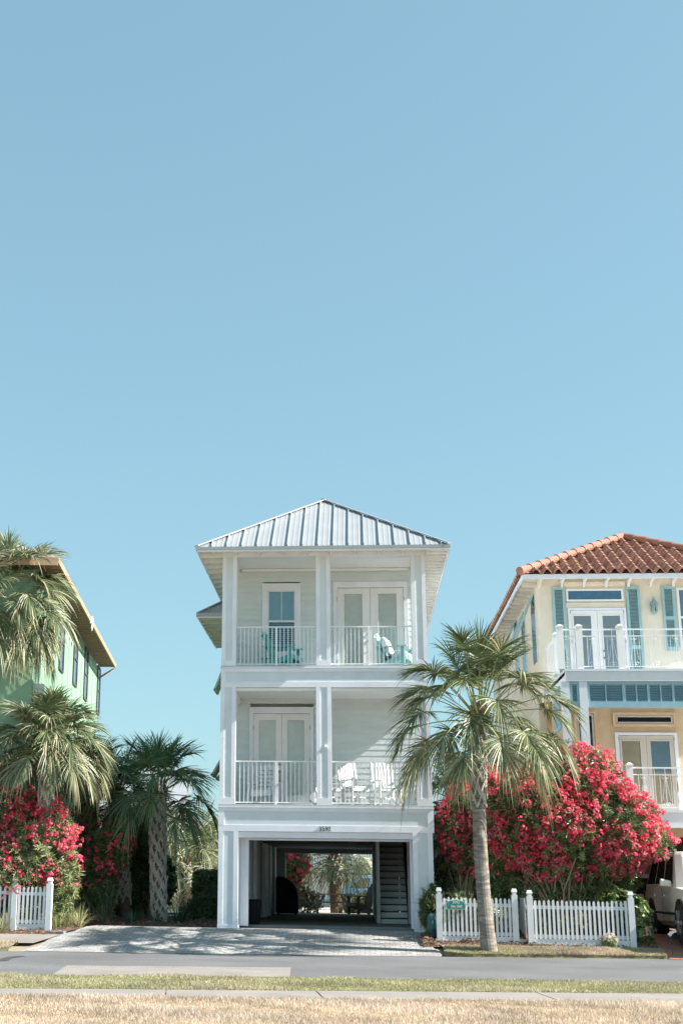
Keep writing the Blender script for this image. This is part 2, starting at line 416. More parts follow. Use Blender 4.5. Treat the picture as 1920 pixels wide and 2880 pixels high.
# railings
def railing(x0, x1, z, h, y, posts=(), parent=None, m=RAILM, axis='x', pitch=.107, name='railing', bw=.019):
    a = M()
    def B(u0, u1, w0, w1, z0, z1):
        if axis == 'x': a.box(u0, u1, w0, w1, z0, z1)
        else: a.box(w0, w1, u0, u1, z0, z1)
    B(x0, x1, y-.02, y+.02, z+h-.03, z+h); B(x0, x1, y-.014, y+.014, z+.035, z+.06)
    n = int((x1-x0)/pitch)
    for k in range(1, n+1):
        x = x0+(x1-x0)*k/(n+1)
        if any(abs(x-p) < .04 for p in posts): continue
        B(x-bw/2, x+bw/2, y-bw/2, y+bw/2, z+.061, z+h-.031)
    for p in posts: B(p-.025, p+.025, y-.025, y+.025, z, z+h-.032)
    return a.ob(name, m, parent)
railing(-3.08, -1.03, 6.92, 1.03, 34.08, (-2.05,), house)
railing(-.65, 1.42, 6.92, 1.03, 34.08, (.33,), house)
railing(-3.07, -1.04, 3.43, 1.08, 34.08, (-2.05,), house)
railing(-.64, 1.44, 3.43, 1.08, 34.08, (.42,), house)
for zz, hh in ((6.92, 1.03), (3.43, 1.08)):
    railing(34.38, YW-.08, zz, hh, XR-.12, (), house, axis='y'); railing(34.38, YW-.08, zz, hh, XL+.12, (), house, axis='y')
# camera on the middle column
a = M(); a.tube([(-.80, 33.99, 4.86), (-.80, 33.90, 4.85)], [.03, .03], 10); a.tube([(-.80, 33.92, 4.85), (-.79, 33.84, 4.81)], [.045, .04], 12); a.box(-.83, -.77, 33.99, 34.013, 4.80, 4.92)
a.ob('security_camera', RAILM, house, smooth=False)

# garage level
a = M()
a.box(-2.98, 1.31, Y0+.06, Y0+.5, 2.62, 2.765, 0)
a.box(-2.76, 1.25, Y0+.52, Y0+.62, 2.57, 2.76, 0)
a.ob('garage_beam', TRIM, house)
M().box(-2.98, -2.76, Y0+.52, Y0+.6, .5, 2.76).ob('jamb', TRIM, house); M().box(1.25, 1.31, Y0+.52, Y0+.6, .5, 2.76).ob('jamb', TRIM, house)
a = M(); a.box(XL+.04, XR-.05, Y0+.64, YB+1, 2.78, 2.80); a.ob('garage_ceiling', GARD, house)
a = M(); a.box(XL+.05, -3.0, Y0+.62, 50, .4, 2.77, 0)
for yy, ww in ((35.4, .5), (36.4, 1.0), (39.2, 1.1), (42.9, 1.2), (45.2, .9), (47.8, .7)): a.box(-3.0, -2.9, yy, yy+ww, .5, 2.75, 1)
a.ob('garage_wall', [GAR, TRIM], house)
a = M(); a.box(1.42, XR-.02, Y0+.62, 50, .4, 2.77); a.box(.46, .52, 38.2, 50, .5, 2.77, 0)
a.ob('garage_wall', [GAR], house)
a = M(); a.box(-3.0, 1.4, 49.7, 49.98, 2.60, 2.77, 0); a.box(-3.0, -2.65, 49.7, 49.98, .5, 2.6); a.box(.53, 1.4, 49.7, 49.98, .5, 2.6, 0)
a.ob('rear_beam', GARD, house)
a = M(); a.box(.49, .55, 38.0, 38.2, .5, 2.77); a.box(1.30, 1.38, 37.9, 38.1, .5, 2.77)
for k in range(13):
    z = .52+k*.178; y = 38.1+k*.24
    a.box(.56, 1.29, y+.03, y+.05, z, z+.115, 1); a.box(.56, 1.29, y-.03, y+.27, z+.152, z+.178, 0)
a.ob('staircase', [GAR, mat('riser', (.80, .82, .80), .6, .04)], house)
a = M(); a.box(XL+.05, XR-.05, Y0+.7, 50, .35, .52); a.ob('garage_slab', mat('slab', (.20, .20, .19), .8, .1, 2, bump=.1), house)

# main roof
EX0, EX1, EY, EZ = -4.09, 2.40, 33.4, 9.93
AXp, AYp, AZp = -.845, 36.6, 12.06
REAR = 46.3
a = M()
a.quad((EX0, EY, EZ), (EX1, EY, EZ), (AXp, AYp, AZp), (AXp, AYp, AZp))
a.v.pop(); a.f[-1] = (0, 1, 2)
a.quad((EX0, EY, EZ), (AXp, AYp, AZp), (AXp, REAR, AZp), (EX0, 49.5, EZ)); a.quad((EX1, EY, EZ), (EX1, 49.5, EZ), (AXp, REAR, AZp), (AXp, AYp, AZp))
a.poly([(EX0, 49.5, EZ), (AXp, REAR, AZp), (EX1, 49.5, EZ)])
# standing seams on the front slope (real ribs up to the hips)
def zf_(y): return EZ+(y-EY)/(AYp-EY)*(AZp-EZ)
x = EX0+.39
k = 0
while x < EX1-.1:
    s = (x-EX0)/(AXp-EX0) if x < AXp else (EX1-x)/(EX1-AXp)
    y1 = EY+s*(AYp-EY)
    h = .055
    a.hexa([(x-.012, EY-.01, EZ-.005), (x+.012, EY-.01, EZ-.005), (x+.012, y1, zf_(y1)-.005), (x-.012, y1, zf_(y1)-.005),
            (x-.012, EY-.01, EZ+h), (x+.012, EY-.01, EZ+h), (x+.012, y1-.02, zf_(y1-.02)+h), (x-.012, y1-.02, zf_(y1-.02)+h)])
    for q in (.13, .26):
        xx = x+q
        s2 = (xx-EX0)/(AXp-EX0) if xx < AXp else (EX1-xx)/(EX1-AXp)
        if s2 > .05:
            y2 = EY+s2*(AYp-EY); a.poly([(xx-.03, EY, EZ+.001), (xx, EY, EZ+.008), (xx, y2, zf_(y2)+.008), (xx-.03, y2, zf_(y2)+.001)]); a.poly([(xx, EY, EZ+.008), (xx+.03, EY, EZ+.001), (xx+.03, y2, zf_(y2)+.001), (xx, y2, zf_(y2)+.008)])
    x += .393; k += 1
# side slope seams
y = EY+.4
while y < 49:
    for ex in (EX0, EX1):
        s = min(1, (y-EY)/(AYp-EY)); xt = ex+(AXp-ex)*s; zt = EZ+(AZp-EZ)*s
        a.bar((ex, y, EZ+.02), (xt, y, zt+.02), .024, .05)
    y += .393
a.bar((EX0-.01, EY, EZ+.03), (AXp, AYp, AZp+.03), .16, .03); a.bar((EX1+.01, EY, EZ+.03), (AXp, AYp, AZp+.03), .16, .03); a.bar((AXp, AYp-.05, AZp+.04), (AXp, REAR, AZp+.04), .18, .03)
roof = a.ob('roof', METAL, house)
a = M()
a.box(EX0-.02, EX1+.02, EY-.02, EY+.0, EZ-.085, EZ-.004, 1)
a.box(EX0+.01, EX1-.01, EY+.004, EY+.03, EZ-.13, EZ-.012, 0)
for x0, x1 in ((EX0-.02, EX0), (EX1, EX1+.02)): a.box(x0, x1, EY, 49.5, EZ-.085, EZ-.004, 1)
for x0, x1 in ((EX0+.004, EX0+.03), (EX1-.03, EX1-.004)): a.box(x0, x1, EY+.03, 49.5, EZ-.13, EZ-.012, 0)
a.ob('fascia', [TRIM, METAL], house)
a = M()
a.box(EX0+.03, EX1-.03, EY+.03, Y0+.3, EZ-.02, EZ-.008); a.box(EX0+.03, XL+.1, Y0+.3, 49.4, EZ-.02, EZ-.008); a.box(XR-.1, EX1-.03, Y0+.3, 49.4, EZ-.02, EZ-.008)
x = EX0+.35
while x < EX1: a.box(x, x+.04, EY+.03, Y0-.005, EZ-.1, EZ-.021); x += .62
y = Y0+.1
while y < 49: a.box(EX0+.03, XL-.02, y, y+.045, EZ-.12, EZ-.021); y += .61
y = Y0+.05
while y < 49: a.box(XR+.02, EX1-.03, y, y+.03, EZ-.08, EZ-.021); y += .36
a.ob('soffit', SOFF, house)

# small roof over the left side bay
a = M()
lx, ly, lz = U(555, 1725, Y=36.0); ly2 = 41.0
tz = lz+(XL-lx)*.65
a.poly([(lx, ly, lz), (XL, ly, lz), (XL, ly+.62, tz)]); a.quad((lx, ly, lz), (XL, ly+.62, tz), (XL, ly2-.62, tz), (lx, ly2, lz)); a.poly([(lx, ly2, lz), (XL, ly2-.62, tz), (XL, ly2, lz)])
a.bar((lx, ly, lz+.02), (XL, ly+.62, tz+.02), .12, .03, 0)
for q in (.3,):
    s = q/(XL-lx); a.bar((lx+q, ly-.01, lz+.02), (lx+q, ly+.62*s, lz+(tz-lz)*s+.02), .024, .05, 0)
a.box(lx-.015, XL, ly-.03, ly-.002, lz-.09, lz+.005, 0); a.box(lx-.03, lx-.002, ly, ly2, lz-.09, lz+.005, 0)
a.box(lx+.002, XL, ly+.002, ly+.03, lz-.13, lz-.01, 1); a.box(lx+.002, lx+.03, ly+.03, ly2, lz-.13, lz-.01, 1)
a.box(lx+.03, XL-.02, ly+.03, ly2, lz-.03, lz-.015, 2)
y = ly+.35
while y < ly2: a.box(lx+.03, XL-.02, y, y+.05, lz-.13, lz-.031, 2); y += .5
a.ob('side_roof', [METAL, TRIM, mat('soffit_green', (.60, .64, .56), .6, .03)], house)
# top-hinged shutters on the left side
SHUT = mat('shutter_green', (.50, .57, .50), .6, .05)
def side_shutter(pt, pb, Y, w=.9):
    a = M(); xt, _, z1 = U(*pt, Y=Y); xb, _, z0 = U(*pb, Y=Y); xt = XL-.03
    for k in range(12):
        t = (k+.5)/12; x = xt+(xb-xt)*t; z = z1+(z0-z1)*t; a.box(x-.015, x+.015, Y+.06, Y+w-.06, z-.05, z+.048)
    for yy in (Y, Y+w-.06): a.bar((xt, yy+.03, z1), (xb, yy+.03, z0), .06, .05, 0)
    a.box(xb-.03, xb+.03, Y, Y+w, z0-.02, z0+.03); a.box(xt-.03, xt+.03, Y, Y+w, z1-.03, z1+.03)
    a.bar(((xt+xb)/2, Y+.03, (z1+z0)/2), (XL-.02, Y+.03, z0+.2), .02, .02)
    a.ob('shutter', SHUT, house)
side_shutter((621, 1834), (603, 1940), 36.4); side_shutter((616, 2104), (595, 2180), 36.2); side_shutter((616, 2130), (608, 2190), 39.5)
# exterior stair and landing on the right side
a = M()
for z in (2.35, 2.6, 2.9, 3.25): pass
for py, h in ((2271, 9), (2299, 9), (2324, 9)):
    x, _, z = U(1222, py, Y=37.0); a.box(1.83, 3.1, 37.0, 37.9, z-.04, z+.04, 0)
x, _, z = U(1222, 2355, Y=36.95); a.box(1.83, 2.75, 36.9, 36.98, z-.08, z+.08, 1)
p0 = U(1212, 2412, Y=36.9); p1 = U(1262, 2366, Y=36.9); a.bar((p0[0]-.05, 36.88, p0[2]-.05), (p1[0]+.05, 36.88, p1[2]+.05), .05, .17, 1)
a.box(2.95, 3.08, 37.0, 37.12, .45, 4.3, 1); a.box(2.95, 3.08, 39.4, 39.52, .45, 4.3, 1)
a.box(1.83, 3.1, 37.95, 39.5, 3.3, 3.36, 0); a.box(1.83, 3.1, 39.45, 39.5, 1.9, 3.3, 2)
for k in range(10): a.box(1.9, 2.9, 39.6+.26*k, 39.9+.26*k, 3.1-.19*k, 3.14-.19*k, 0)
a.ob('exterior_stair', [mat('stair_wood', (.42, .38, .26), .8, .1), TRIM, DARK], house)

# ================================================================ PORCH FURNITURE
TEAL = mat('teal_paint', (.12, .46, .46), .45, .05); TEAL2 = mat('teal_light', (.33, .62, .60), .45, .05)
CUSH = mat('cushion_pale', (.66, .72, .8), .8, .08); CUSHG = mat('cushion_mint', (.60, .72, .66), .8, .05); CUSHB = mat('cushion_navy', (.05, .07, .11), .8, .1)
def adirondack(name, label, loc, rz, m, cushion=False, s=1.):
    t = thing(name, label, 'chair', loc, None); t.rotation_euler = (0, 0, rz); t.scale = (s, s, s)
    # local: faces -Y, seat front at y=-.3
    a = M()
    for k in range(6):
        y = -.33+k*.095; z = .37-.2*(k/5)*.9
        a.hexa([(-.27, y, z-.02), (.27, y, z-.02), (.27, y+.085, z-.045), (-.27, y+.085, z-.045), (-.27, y, z), (.27, y, z), (.27, y+.085, z-.025), (-.27, y+.085, z-.025)])
    a.ob('seat', m).parent = t
    a = M()
    for k in range(5):
        x = (k-2)*.105; top = 1.02-.05*abs(k-2)**1.6
        def P(h, xx, q): return (xx*(1+.12*(h-.2)), .20+.36*(h-.2)+q, h)
        a.hexa([P(.18, x-.045, 0), P(.18, x+.045, 0), P(.18, x+.045, .022), P(.18, x-.045, .022), P(top, x-.048, 0), P(top, x+.048, 0), P(top, x+.048, .022), P(top, x-.048, .022)])
    a.box(-.3, .3, .37, .395, .60, .67); a.box(-.27, .27, .50, .52, .86, .92)
    a.ob('backrest', m).parent = t
    for sx in (-1, 1):
        a = M(); a.prism([(-.42, .56), (.40, .56), (.40, .585), (-.42, .585)], 'x', sx*.26, sx*.41); a.box(sx*.30, sx*.33, -.34, -.26, .46, .56)
        a.ob('armrest', m).parent = t
        a = M(); a.box(sx*.30, sx*.335, -.34, -.24, 0, .56); a.ob('leg', m).parent = t
        a = M(); a.bar((sx*.285, -.36, .33), (sx*.285, .52, .03), .025, .12); a.ob('leg', m).parent = t
        a = M(); a.box(sx*.30, sx*.33, .33, .40, .10, .56); a.ob('leg', m).parent = t
    M().box(-.29, .29, -.365, -.342, .26, .37).ob('apron', m).parent = t
    return t
def soft(name, label, cat, loc, rz, dims, m, tilt=0., grp=None):
    me = M(); x, y, z = dims
    n = 8; me.v = []; 
    import bmesh
    bm = bmesh.new(); bmesh.ops.create_cube(bm, size=1); bmesh.ops.subdivide_edges(bm, edges=bm.edges, cuts=5, use_grid_fill=True)
    for v in bm.verts:
        p = v.co; r = (abs(p.x*2)**4+abs(p.y*2)**4); k = 1-.35*min(1, r)*1.0
        v.co = Vector((p.x*x, p.y*y, p.z*z*max(.35, k)))
    mm = bpy.data.meshes.new(name); bm.to_mesh(mm); bm.free(); mm.materials.append(m); mm.polygons.foreach_set('use_smooth', [True]*len(mm.polygons))
    o = bpy.data.objects.new(name, mm); C.objects.link(o); o.location = loc; o.rotation_euler = (tilt, 0, rz)
    if label: tag(o, label, cat, grp)
    return o
adirondack('adirondack_chair', 'empty teal adirondack chair on the upper porch in front of the blinds window', (-1.93, 34.95, 6.935), R(72), TEAL, s=1.05)
adirondack('adirondack_chair', 'teal adirondack chair with striped pale cushions by the upper french door', (1.02, 34.95, 6.935), R(72), TEAL2, s=1.0)
soft('cushion', 'pale striped pillow leaning on the back of the teal chair', 'cushion', (.80, 34.98, 7.58), R(72), (.46, .14, .5), CUSH, R(-22))
soft('cushion', 'folded pale striped pad on the seat of the teal chair', 'cushion', (1.13, 34.92, 7.29), R(72), (.44, .5, .12), CUSH, R(-12))
soft('cushion', 'small navy pillow under the pale pad of the teal chair', 'cushion', (.90, 34.96, 7.25), R(72), (.4, .2, .12), CUSHB, R(-12))

WCH = mat('white_chair', (.66, .67, .68), .4, .02)
t = thing('adirondack_chair', 'white slotted-back adirondack chair in front of the lower french door', 'chair', (-2.42, 34.85, 3.44)); t.rotation_euler = (0, 0, R(-8))
a = M()
for k in range(5): a.box(-.25, .25, -.3+k*.11, -.3+k*.11+.09, .36-.03*k, .385-.03*k)
a.ob('seat', WCH).parent = t
a = M(); z = .30; k = 0
def by(z): return .16+.32*(z-.3)
for xa, xb in ((-.27, -.18), (-.03, .03), (.18, .27)):
    a.hexa([(xa, by(.25), .25), (xb, by(.25), .25), (xb, by(.25)+.03, .25), (xa, by(.25)+.03, .25), (xa*1.08, by(.98), .98), (xb*1.08, by(.98), .98), (xb*1.08, by(.98)+.03, .98), (xa*1.08, by(.98)+.03, .98)])
while z < .97: a.box(-.24, .24, by(z)+.002, by(z)+.028, z, z+.07); z += .105
pts = [(-.29, .93), (-.27, .99), (-.18, 1.045), (0, 1.065), (.18, 1.045), (.27, .99), (.29, .93)]
a.prism(pts, 'y', by(.97), by(.97)+.03)
a.ob('backrest', WCH).parent = t
for sx in (-1, 1):
    a = M(); a.prism([(-.38, .53), (.3, .55), (.3, .575), (-.38, .56)], 'x', sx*.27, sx*.37); a.ob('armrest', WCH).parent = t
    a = M(); a.hexa([(sx*.33, -.38, 0), (sx*.40, -.38, 0), (sx*.40, -.28, 0), (sx*.33, -.28, 0), (sx*.27, -.34, .54), (sx*.31, -.34, .54), (sx*.31, -.24, .54), (sx*.27, -.24, .54)]); a.ob('leg', WCH).parent = t
    a = M(); a.bar((sx*.33, .36, 0), (sx*.28, .1, .42), .04, .07); a.ob('leg', WCH).parent = t
M().box(-.27, .27, -.33, -.3, .22, .36).ob('apron', WCH).parent = t

def rocker(label, loc, rz, cushion):
    t = thing('rocking_chair', label, 'rocking chair', loc, 'white rocking chairs on the lower porch'); t.rotation_euler = (0, 0, rz)
    a = M()
    for k in range(7): a.box(-.24, .24, -.25+k*.07, -.25+k*.07+.055, .42-.006*k, .44-.006*k)
    a.box(-.26, .26, -.27, -.25, .38, .44); a.ob('seat', WCH).parent = t
    a = M()
    def q(z): return .24+.24*(z-.4)
    for sx in (-1, 1): a.bar((sx*.25, q(.1), .1), (sx*.27, q(1.14), 1.14), .045, .04, up=(0, 1, 0))
    for k in range(5):
        x = (k-2)*.085; a.bar((x, q(.5), .5), (x, q(1.06), 1.06), .055, .015, up=(0, 1, 0))
    a.bar((-.25, q(.5), .5), (.25, q(.5), .5), .03, .06); a.bar((-.27, q(1.08), 1.06), (0, q(1.12), 1.12), .03, .09); a.bar((0, q(1.12), 1.12), (.27, q(1.08), 1.06), .03, .09)
    a.ob('backrest', WCH).parent = t
    for sx in (-1, 1):
        a = M(); a.bar((sx*.29, -.32, .655), (sx*.28, .30, .64), .09, .03); a.ob('armrest', WCH).parent = t
        a = M(); a.tube([(sx*.27, -.26, .07), (sx*.27, -.26, .65)], .022, 8); a.ob('leg', WCH).parent = t
        a = M(); pts = [(sx*.26, -.42+.095*k, .03+.10*((k-4.6)/4.6)**2) for k in range(11)]
        for p0, p1 in zip(pts[:-1], pts[1:]): a.bar(p0, p1, .035, .05)
        a.ob('rocker_rail', WCH).parent = t
    a = M(); a.bar((-.27, -.26, .22), (.27, -.26, .22), .025, .03); a.bar((-.26, q(.2), .22), (.26, q(.2), .22), .025, .03); a.ob('stretcher', WCH).parent = t
    if cushion:
        c = soft('seat_cushion', None, None, (0, -.03, .475), 0, (.46, .46, .07), CUSHG); c.parent = t
    return t
rocker('white rocking chair half hidden behind the middle column of the lower porch', (-.72, 35.05, 3.44), R(38), False)
rocker('white rocking chair with mint cushion just right of the middle lower porch column', (-.08, 34.95, 3.44), R(36), True)
rocker('white rocking chair with mint cushion nearest the right end of the lower porch', (.73, 34.95, 3.44), R(18), True)

# things in the carport
t = thing('storage_bin', 'black plastic bin standing inside the left pier of the carport', 'bin', (-2.72, 35.2, .52))
a = M(); a.hexa([(-2.93, 35.0, .53), (-2.55, 35.0, .53), (-2.55, 35.5, .53), (-2.93, 35.5, .53), (-2.95, 34.98, 1.08), (-2.5, 34.98, 1.08), (-2.5, 35.54, 1.08), (-2.95, 35.54, 1.08)])
for k in range(4): a.box(-2.9+k*.1, -2.87+k*.1, 34.975, 34.995, .62, 1.0)
a.ob('body', BLACK, t, bevel=.04)
a = M(); a.hexa([(-2.97, 34.96, 1.085), (-2.48, 34.96, 1.085), (-2.48, 35.56, 1.085), (-2.97, 35.56, 1.085), (-2.94, 35.0, 1.13), (-2.52, 35.0, 1.13), (-2.52, 35.52, 1.13), (-2.94, 35.52, 1.13)]); a.ob('lid', BLACK, t, bevel=.015)
# covered grill
t = thing('covered_grill', 'grill under a black cover against the left wall of the carport', 'grill', (-2.45, 47.6, .52))
a = M(); prof = [(-2.85, .56), (-2.08, .56), (-2.08, 1.1), (-2.12, 1.35), (-2.25, 1.55), (-2.5, 1.72), (-2.7, 1.78), (-2.85, 1.75)]
a.prism(prof, 'y', 47.2, 47.9); a.ob('cover', mat('black_cover', (.012, .012, .014), .7, .2, 3, bump=.4, bscale=6), t, bevel=.04)
M().box(-2.8, -2.72, 47.3, 47.4, .525, .56).ob('caster', BLACK, t); M().box(-2.2, -2.12, 47.3, 47.4, .525, .56).ob('caster', BLACK, t)
# picnic table behind
PT = mat('weathered_wood', (.30, .25, .19), .8, .12)
t = thing('picnic_table', 'weathered wooden picnic table on the sand behind the carport', 'picnic table', (-1.2, 52, .45))
x0, _, zt = U(873, 2514, Y=51.6); x1, _, _ = U(997, 2514, Y=51.6); zs = U(900, 2537, Y=51.2)[2]; gz0 = .45
a = M()
for k in range(5): a.box(x0, x1, 51.6+k*.15, 51.6+k*.15+.13, zt-.04, zt)
a.ob('table_top', PT, t)
for yy in (51.15, 52.55):
    a = M(); a.box(x0, x1, yy, yy+.14, zs-.04, zs); a.box(x0, x1, yy+.15, yy+.28, zs-.04, zs); a.ob('bench', PT, t)
for xx in (x0+.25, x1-.25):
    for s in (-1, 1):
        a = M(); a.bar((xx, 52+s*.25, zt-.05), (xx, 52+s*.65, gz0), .08, .04, up=(1, 0, 0)); a.ob('leg', PT, t)
    M().box(xx-.02, xx+.02, 51.3, 52.7, zs-.12, zs-.045).ob('stretcher', PT, t)
bx = (x0+x1)/2
a = M(); a.bar((x0+.3, 52, zs-.08), (bx-.3, 52, zt-.05), .04, .08); a.bar((x1-.3, 52, zs-.08), (bx+.3, 52, zt-.05), .04, .08); a.ob('brace', PT, t)
adirondack('adirondack_chair', 'dark wooden adirondack chair at the back right of the carport', (.05, 50.6, .5), R(-60), mat('dark_wood', (.09, .07, .06), .7, .1), s=1.1)
# ================================================================ RIGHT HOUSE (cream stucco, tile roof)
STUC = mat('cream_stucco', (.80, .70, .57), .85, .03, 3, bump=.25, bscale=50)
STUO = mat('ochre_stucco', (.68, .51, .33), .85, .04, 3, bump=.25, bscale=50)
SHB = mat('blue_shutter', (.33, .50, .53), .55, .04); SHB2 = mat('blue_panel', (.26, .45, .53), .55, .03)
TILE = mat('clay_tile', (.40, .17, .11), .8, .3, 5, bump=.3, bscale=30, col2=(.54, .30, .21)); CAPT = mat('clay_cap', (.35, .16, .11), .75, .1, 3)
BANDB = mat('pale_blue_trim', (.66, .71, .77), .55, .02)
rh = thing('stucco_house', 'cream stucco house with red tile roof, blue shutters and balconies on the right', 'house', (7.5, 38, .3))
WY, BY, WX = 38.2, 35.0, 5.22
HX = 11.1
def X6(px, py, Y): p = U(*c6(px, py), Y=Y); return p[0], p[2]
zeave = U(*c6(340, 365), Y=37.6)[2]; xeave = U(*c6(340, 365), Y=37.6)[0]
zd = 6.98; zl = 3.42
a = M()
a.box(WX, HX, WY, 50, 6.55, zeave-.02, 0)
a.box(WX, HX, 50-.2, 52, .3, zeave-.04, 0); a.box(WX, WX+.2, WY+1.2, 50, 3.2, 6.54, 0)
a.box(WX+.002, WX+.25, 41, 50, .3, 3.18, 0)
a.ob('wall', STUC, rh)
a = M(); a.box(WX+.22, HX, WY+.02, WY+.2, zl, 6.54); a.ob('wall', STUO, rh, )
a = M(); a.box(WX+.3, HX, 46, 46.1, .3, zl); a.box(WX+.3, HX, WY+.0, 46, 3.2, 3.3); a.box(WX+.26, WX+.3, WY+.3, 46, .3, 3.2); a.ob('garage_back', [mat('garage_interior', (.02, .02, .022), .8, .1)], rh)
# decks
a = M()
a.box(5.35, HX, BY, WY-.002, zd-.06, zd, 0)
a.box(5.37, HX, BY+.03, BY+.2, zd-.32, zd-.062, 0); a.box(5.37, 5.5, BY+.2, WY, zd-.32, zd-.062, 0)
a.box(5.37, HX, BY+.2, WY-.01, zd-.14, zd-.064, 0)
a.ob('upper_deck', BANDB, rh)
a = M()
a.box(5.3, HX, BY-.03, WY-.002, zl-.05, zl+.01, 0); a.box(5.35, HX, BY, BY+.2, zl-.42, zl-.052, 0); a.box(5.36, HX, BY+.22, WY, zl-.2, zl-.054, 0)
a.ob('lower_deck', BANDB, rh)
a = M(); a.box(5.36, HX, BY+.8, BY+.95, zl-.62, zl-.21, 0); a.box(5.36, HX, BY+1.0, WY, zl-.5, zl-.45, 0); a.ob('deck_soffit', [STUO], rh)
# posts of the balcony
def cappost(x, y, z0, z1, w, name='post', m=RAILM, par=None):
    a = M(); a.box(x-w/2, x+w/2, y-w/2, y+w/2, z0, z1)
    a.box(x-w/2-.012, x+w/2+.012, y-w/2-.012, y+w/2+.012, z1+.001, z1+.04)
    h = w/2; a.hexa([(x-h, y-h, z1+.041), (x+h, y-h, z1+.041), (x+h, y+h, z1+.041), (x-h, y+h, z1+.041), (x-.02, y-.02, z1+.08), (x+.02, y-.02, z1+.08), (x+.02, y+.02, z1+.08), (x-.02, y+.02, z1+.08)])
    return a.ob(name, m, par)
px_ = [U(1571, 1765, Y=BY)[0], U(1624, 1765, Y=BY)[0], U(1740, 1765, Y=BY)[0]]
for x in px_: cappost(x+.03, BY+.1, zd, zd+1.10, .16, par=rh)
cappost(px_[0]+.03, BY+.95, zd, zd+1.04, .12, par=rh)
def iron_rail(x0, x1, y, z, h, par):
    a = M()
    a.box(x0, x1, y-.02, y+.02, z+h-.035, z+h); a.box(x0, x1, y-.01, y+.01, z+h-.20, z+h-.18); a.box(x0, x1, y-.01, y+.01, z+.06, z+.08)
    n = max(1, int(round((x1-x0)/.13)))
    for k in range(n+1):
        x = x0+(x1-x0)*k/n
        if k % 2 == 0: a.box(x-.008, x+.008, y-.008, y+.008, z+.08, z+h-.035)
        if k % 4 == 2 or n < 4:
            for s in (-1, 1):
                a.bar((x, y, z+h-.2), (x+s*.10, y, z+.24), .009, .009, up=(0, 1, 0))
                for cz in (z+.15, z+h-.24):
                    pts = [(x+s*(.045+.04*math.cos(t)), y, cz+.04*math.sin(t)) for t in np.linspace(0, 5.5, 9)]
                    a.tube(pts, .006, 4, cap=False)
        elif k % 2: a.box(x-.006, x+.006, y-.006, y+.006, z+.08, z+h-.2)
    return a.ob('railing', RAILM, par)
iron_rail(px_[0]+.11, px_[1]-.05, BY+.1, zd, 1.06, rh); iron_rail(px_[1]+.11, px_[2]-.05, BY+.1, zd, 1.06, rh); iron_rail(px_[2]+.11, HX, BY+.1, zd, 1.06, rh)
railing(BY+1.02, BY+2.9, zd, 1.0, px_[0]+.03, (), rh, axis='y', pitch=.3, bw=.012)
xl_ = U(*c7(1250, 310), Y=BY)[0]
cappost(xl_, BY+.08, zl, zl+1.1, .15, par=rh); iron_rail(xl_+.08, HX, BY+.08, zl, 1.07, rh)
# columns between the decks
for x0, w in ((U(*c6(648, 1250), Y=BY)[0], .2), (U(*c6(783, 1250), Y=BY)[0], .2)):
    a = M(); a.box(x0, x0+w, BY+.05, BY+.25, .3, zd-.325); a.ob('column', BANDB, rh)
for x0 in (10.5,):
    a = M(); a.box(x0, x0+.3, BY+.05, BY+.35, .3, zl-.43); a.box(x0, x0+.2, BY+.05, BY+.25, zl, zd-.325); a.ob('column', BANDB, rh)
# louvred blue panel under the upper deck
a = M(); lz0, lz1 = zd-.98, zd-.325
xs = [U(*c6(v, 1270), Y=BY)[0] for v in (708, 775, 848, 865, 982, 992, 1112, 1138, 1215, 1225, 1302, 1322, 1400, 1412, 1492, 1510)]
def louvre(x0, x1):
    a.box(x0, x1, BY+.16, BY+.165, lz0+.1, lz1-.08, 1); z = lz0+.16
    while z < lz1-.09:
        a.hexa([(x0, BY+.10, z), (x1, BY+.10, z), (x1, BY+.15, z+.03), (x0, BY+.15, z+.03), (x0, BY+.10, z+.008), (x1, BY+.10, z+.008), (x1, BY+.15, z+.038), (x0, BY+.15, z+.038)], 0); z += .042
pairs = [(xs[0]+.08, xs[1]-.03), (xs[3], xs[4]), (xs[5], xs[6]), (xs[7], xs[8]), (xs[9], xs[10]), (xs[11], xs[12]), (xs[13], xs[14])]
x = xs[15]
while x < HX-1: pairs += [(x, x+.42), (x+.47, x+.88)]; x += .98
prev = xs[0]
for p0, p1 in pairs:
    a.box(prev, p0, BY+.085, BY+.19, lz0+.15, lz1-.07, 0); louvre(p0, p1); prev = p1
a.box(xs[0], prev+.1, BY+.08, BY+.195, lz0, lz0+.149, 0); a.box(xs[0], prev+.1, BY+.08, BY+.195, lz1-.069, lz1-.003, 0)
a.ob('louvre_panel', [SHB2, mat('louvre_back', (.08, .16, .2), .7, .1)], rh)
# shutters, windows, doors upstairs
def shutter(x0, x1, z0, z1, y, par, mids=(.55,)):
    a = M(); t = .07
    a.box(x0, x0+t, y-.045, y, z0, z1); a.box(x1-t, x1, y-.045, y, z0, z1); a.box(x0+t, x1-t, y-.044, y, z1-.1, z1); a.box(x0+t, x1-t, y-.044, y, z0, z0+.12)
    for q in mids: zz = z0+(z1-z0)*q; a.box(x0+t, x1-t, y-.044, y, zz-.05, zz+.05)
    a.box(x0+t, x1-t, y-.008, y-.002, z0+.1, z1-.1, 1)
    z = z0+.13
    while z < z1-.12:
        a.hexa([(x0+t, y-.042, z), (x1-t, y-.042, z), (x1-t, y-.01, z+.022), (x0+t, y-.01, z+.022), (x0+t, y-.042, z+.008), (x1-t, y-.042, z+.008), (x1-t, y-.01, z+.03), (x0+t, y-.01, z+.03)]); z += .04
    return a.ob('shutter', [SHB, mat('shutter_shade', (.12, .24, .22), .7, .1)], par)
def q6(px, py): return X6(px, py, WY)
sx0, sz1 = q6(568, 462); sx1, _ = q6(665, 462); shutter(sx0, sx1, zd+.02, sz1, WY-.01, rh, mids=(.38,))
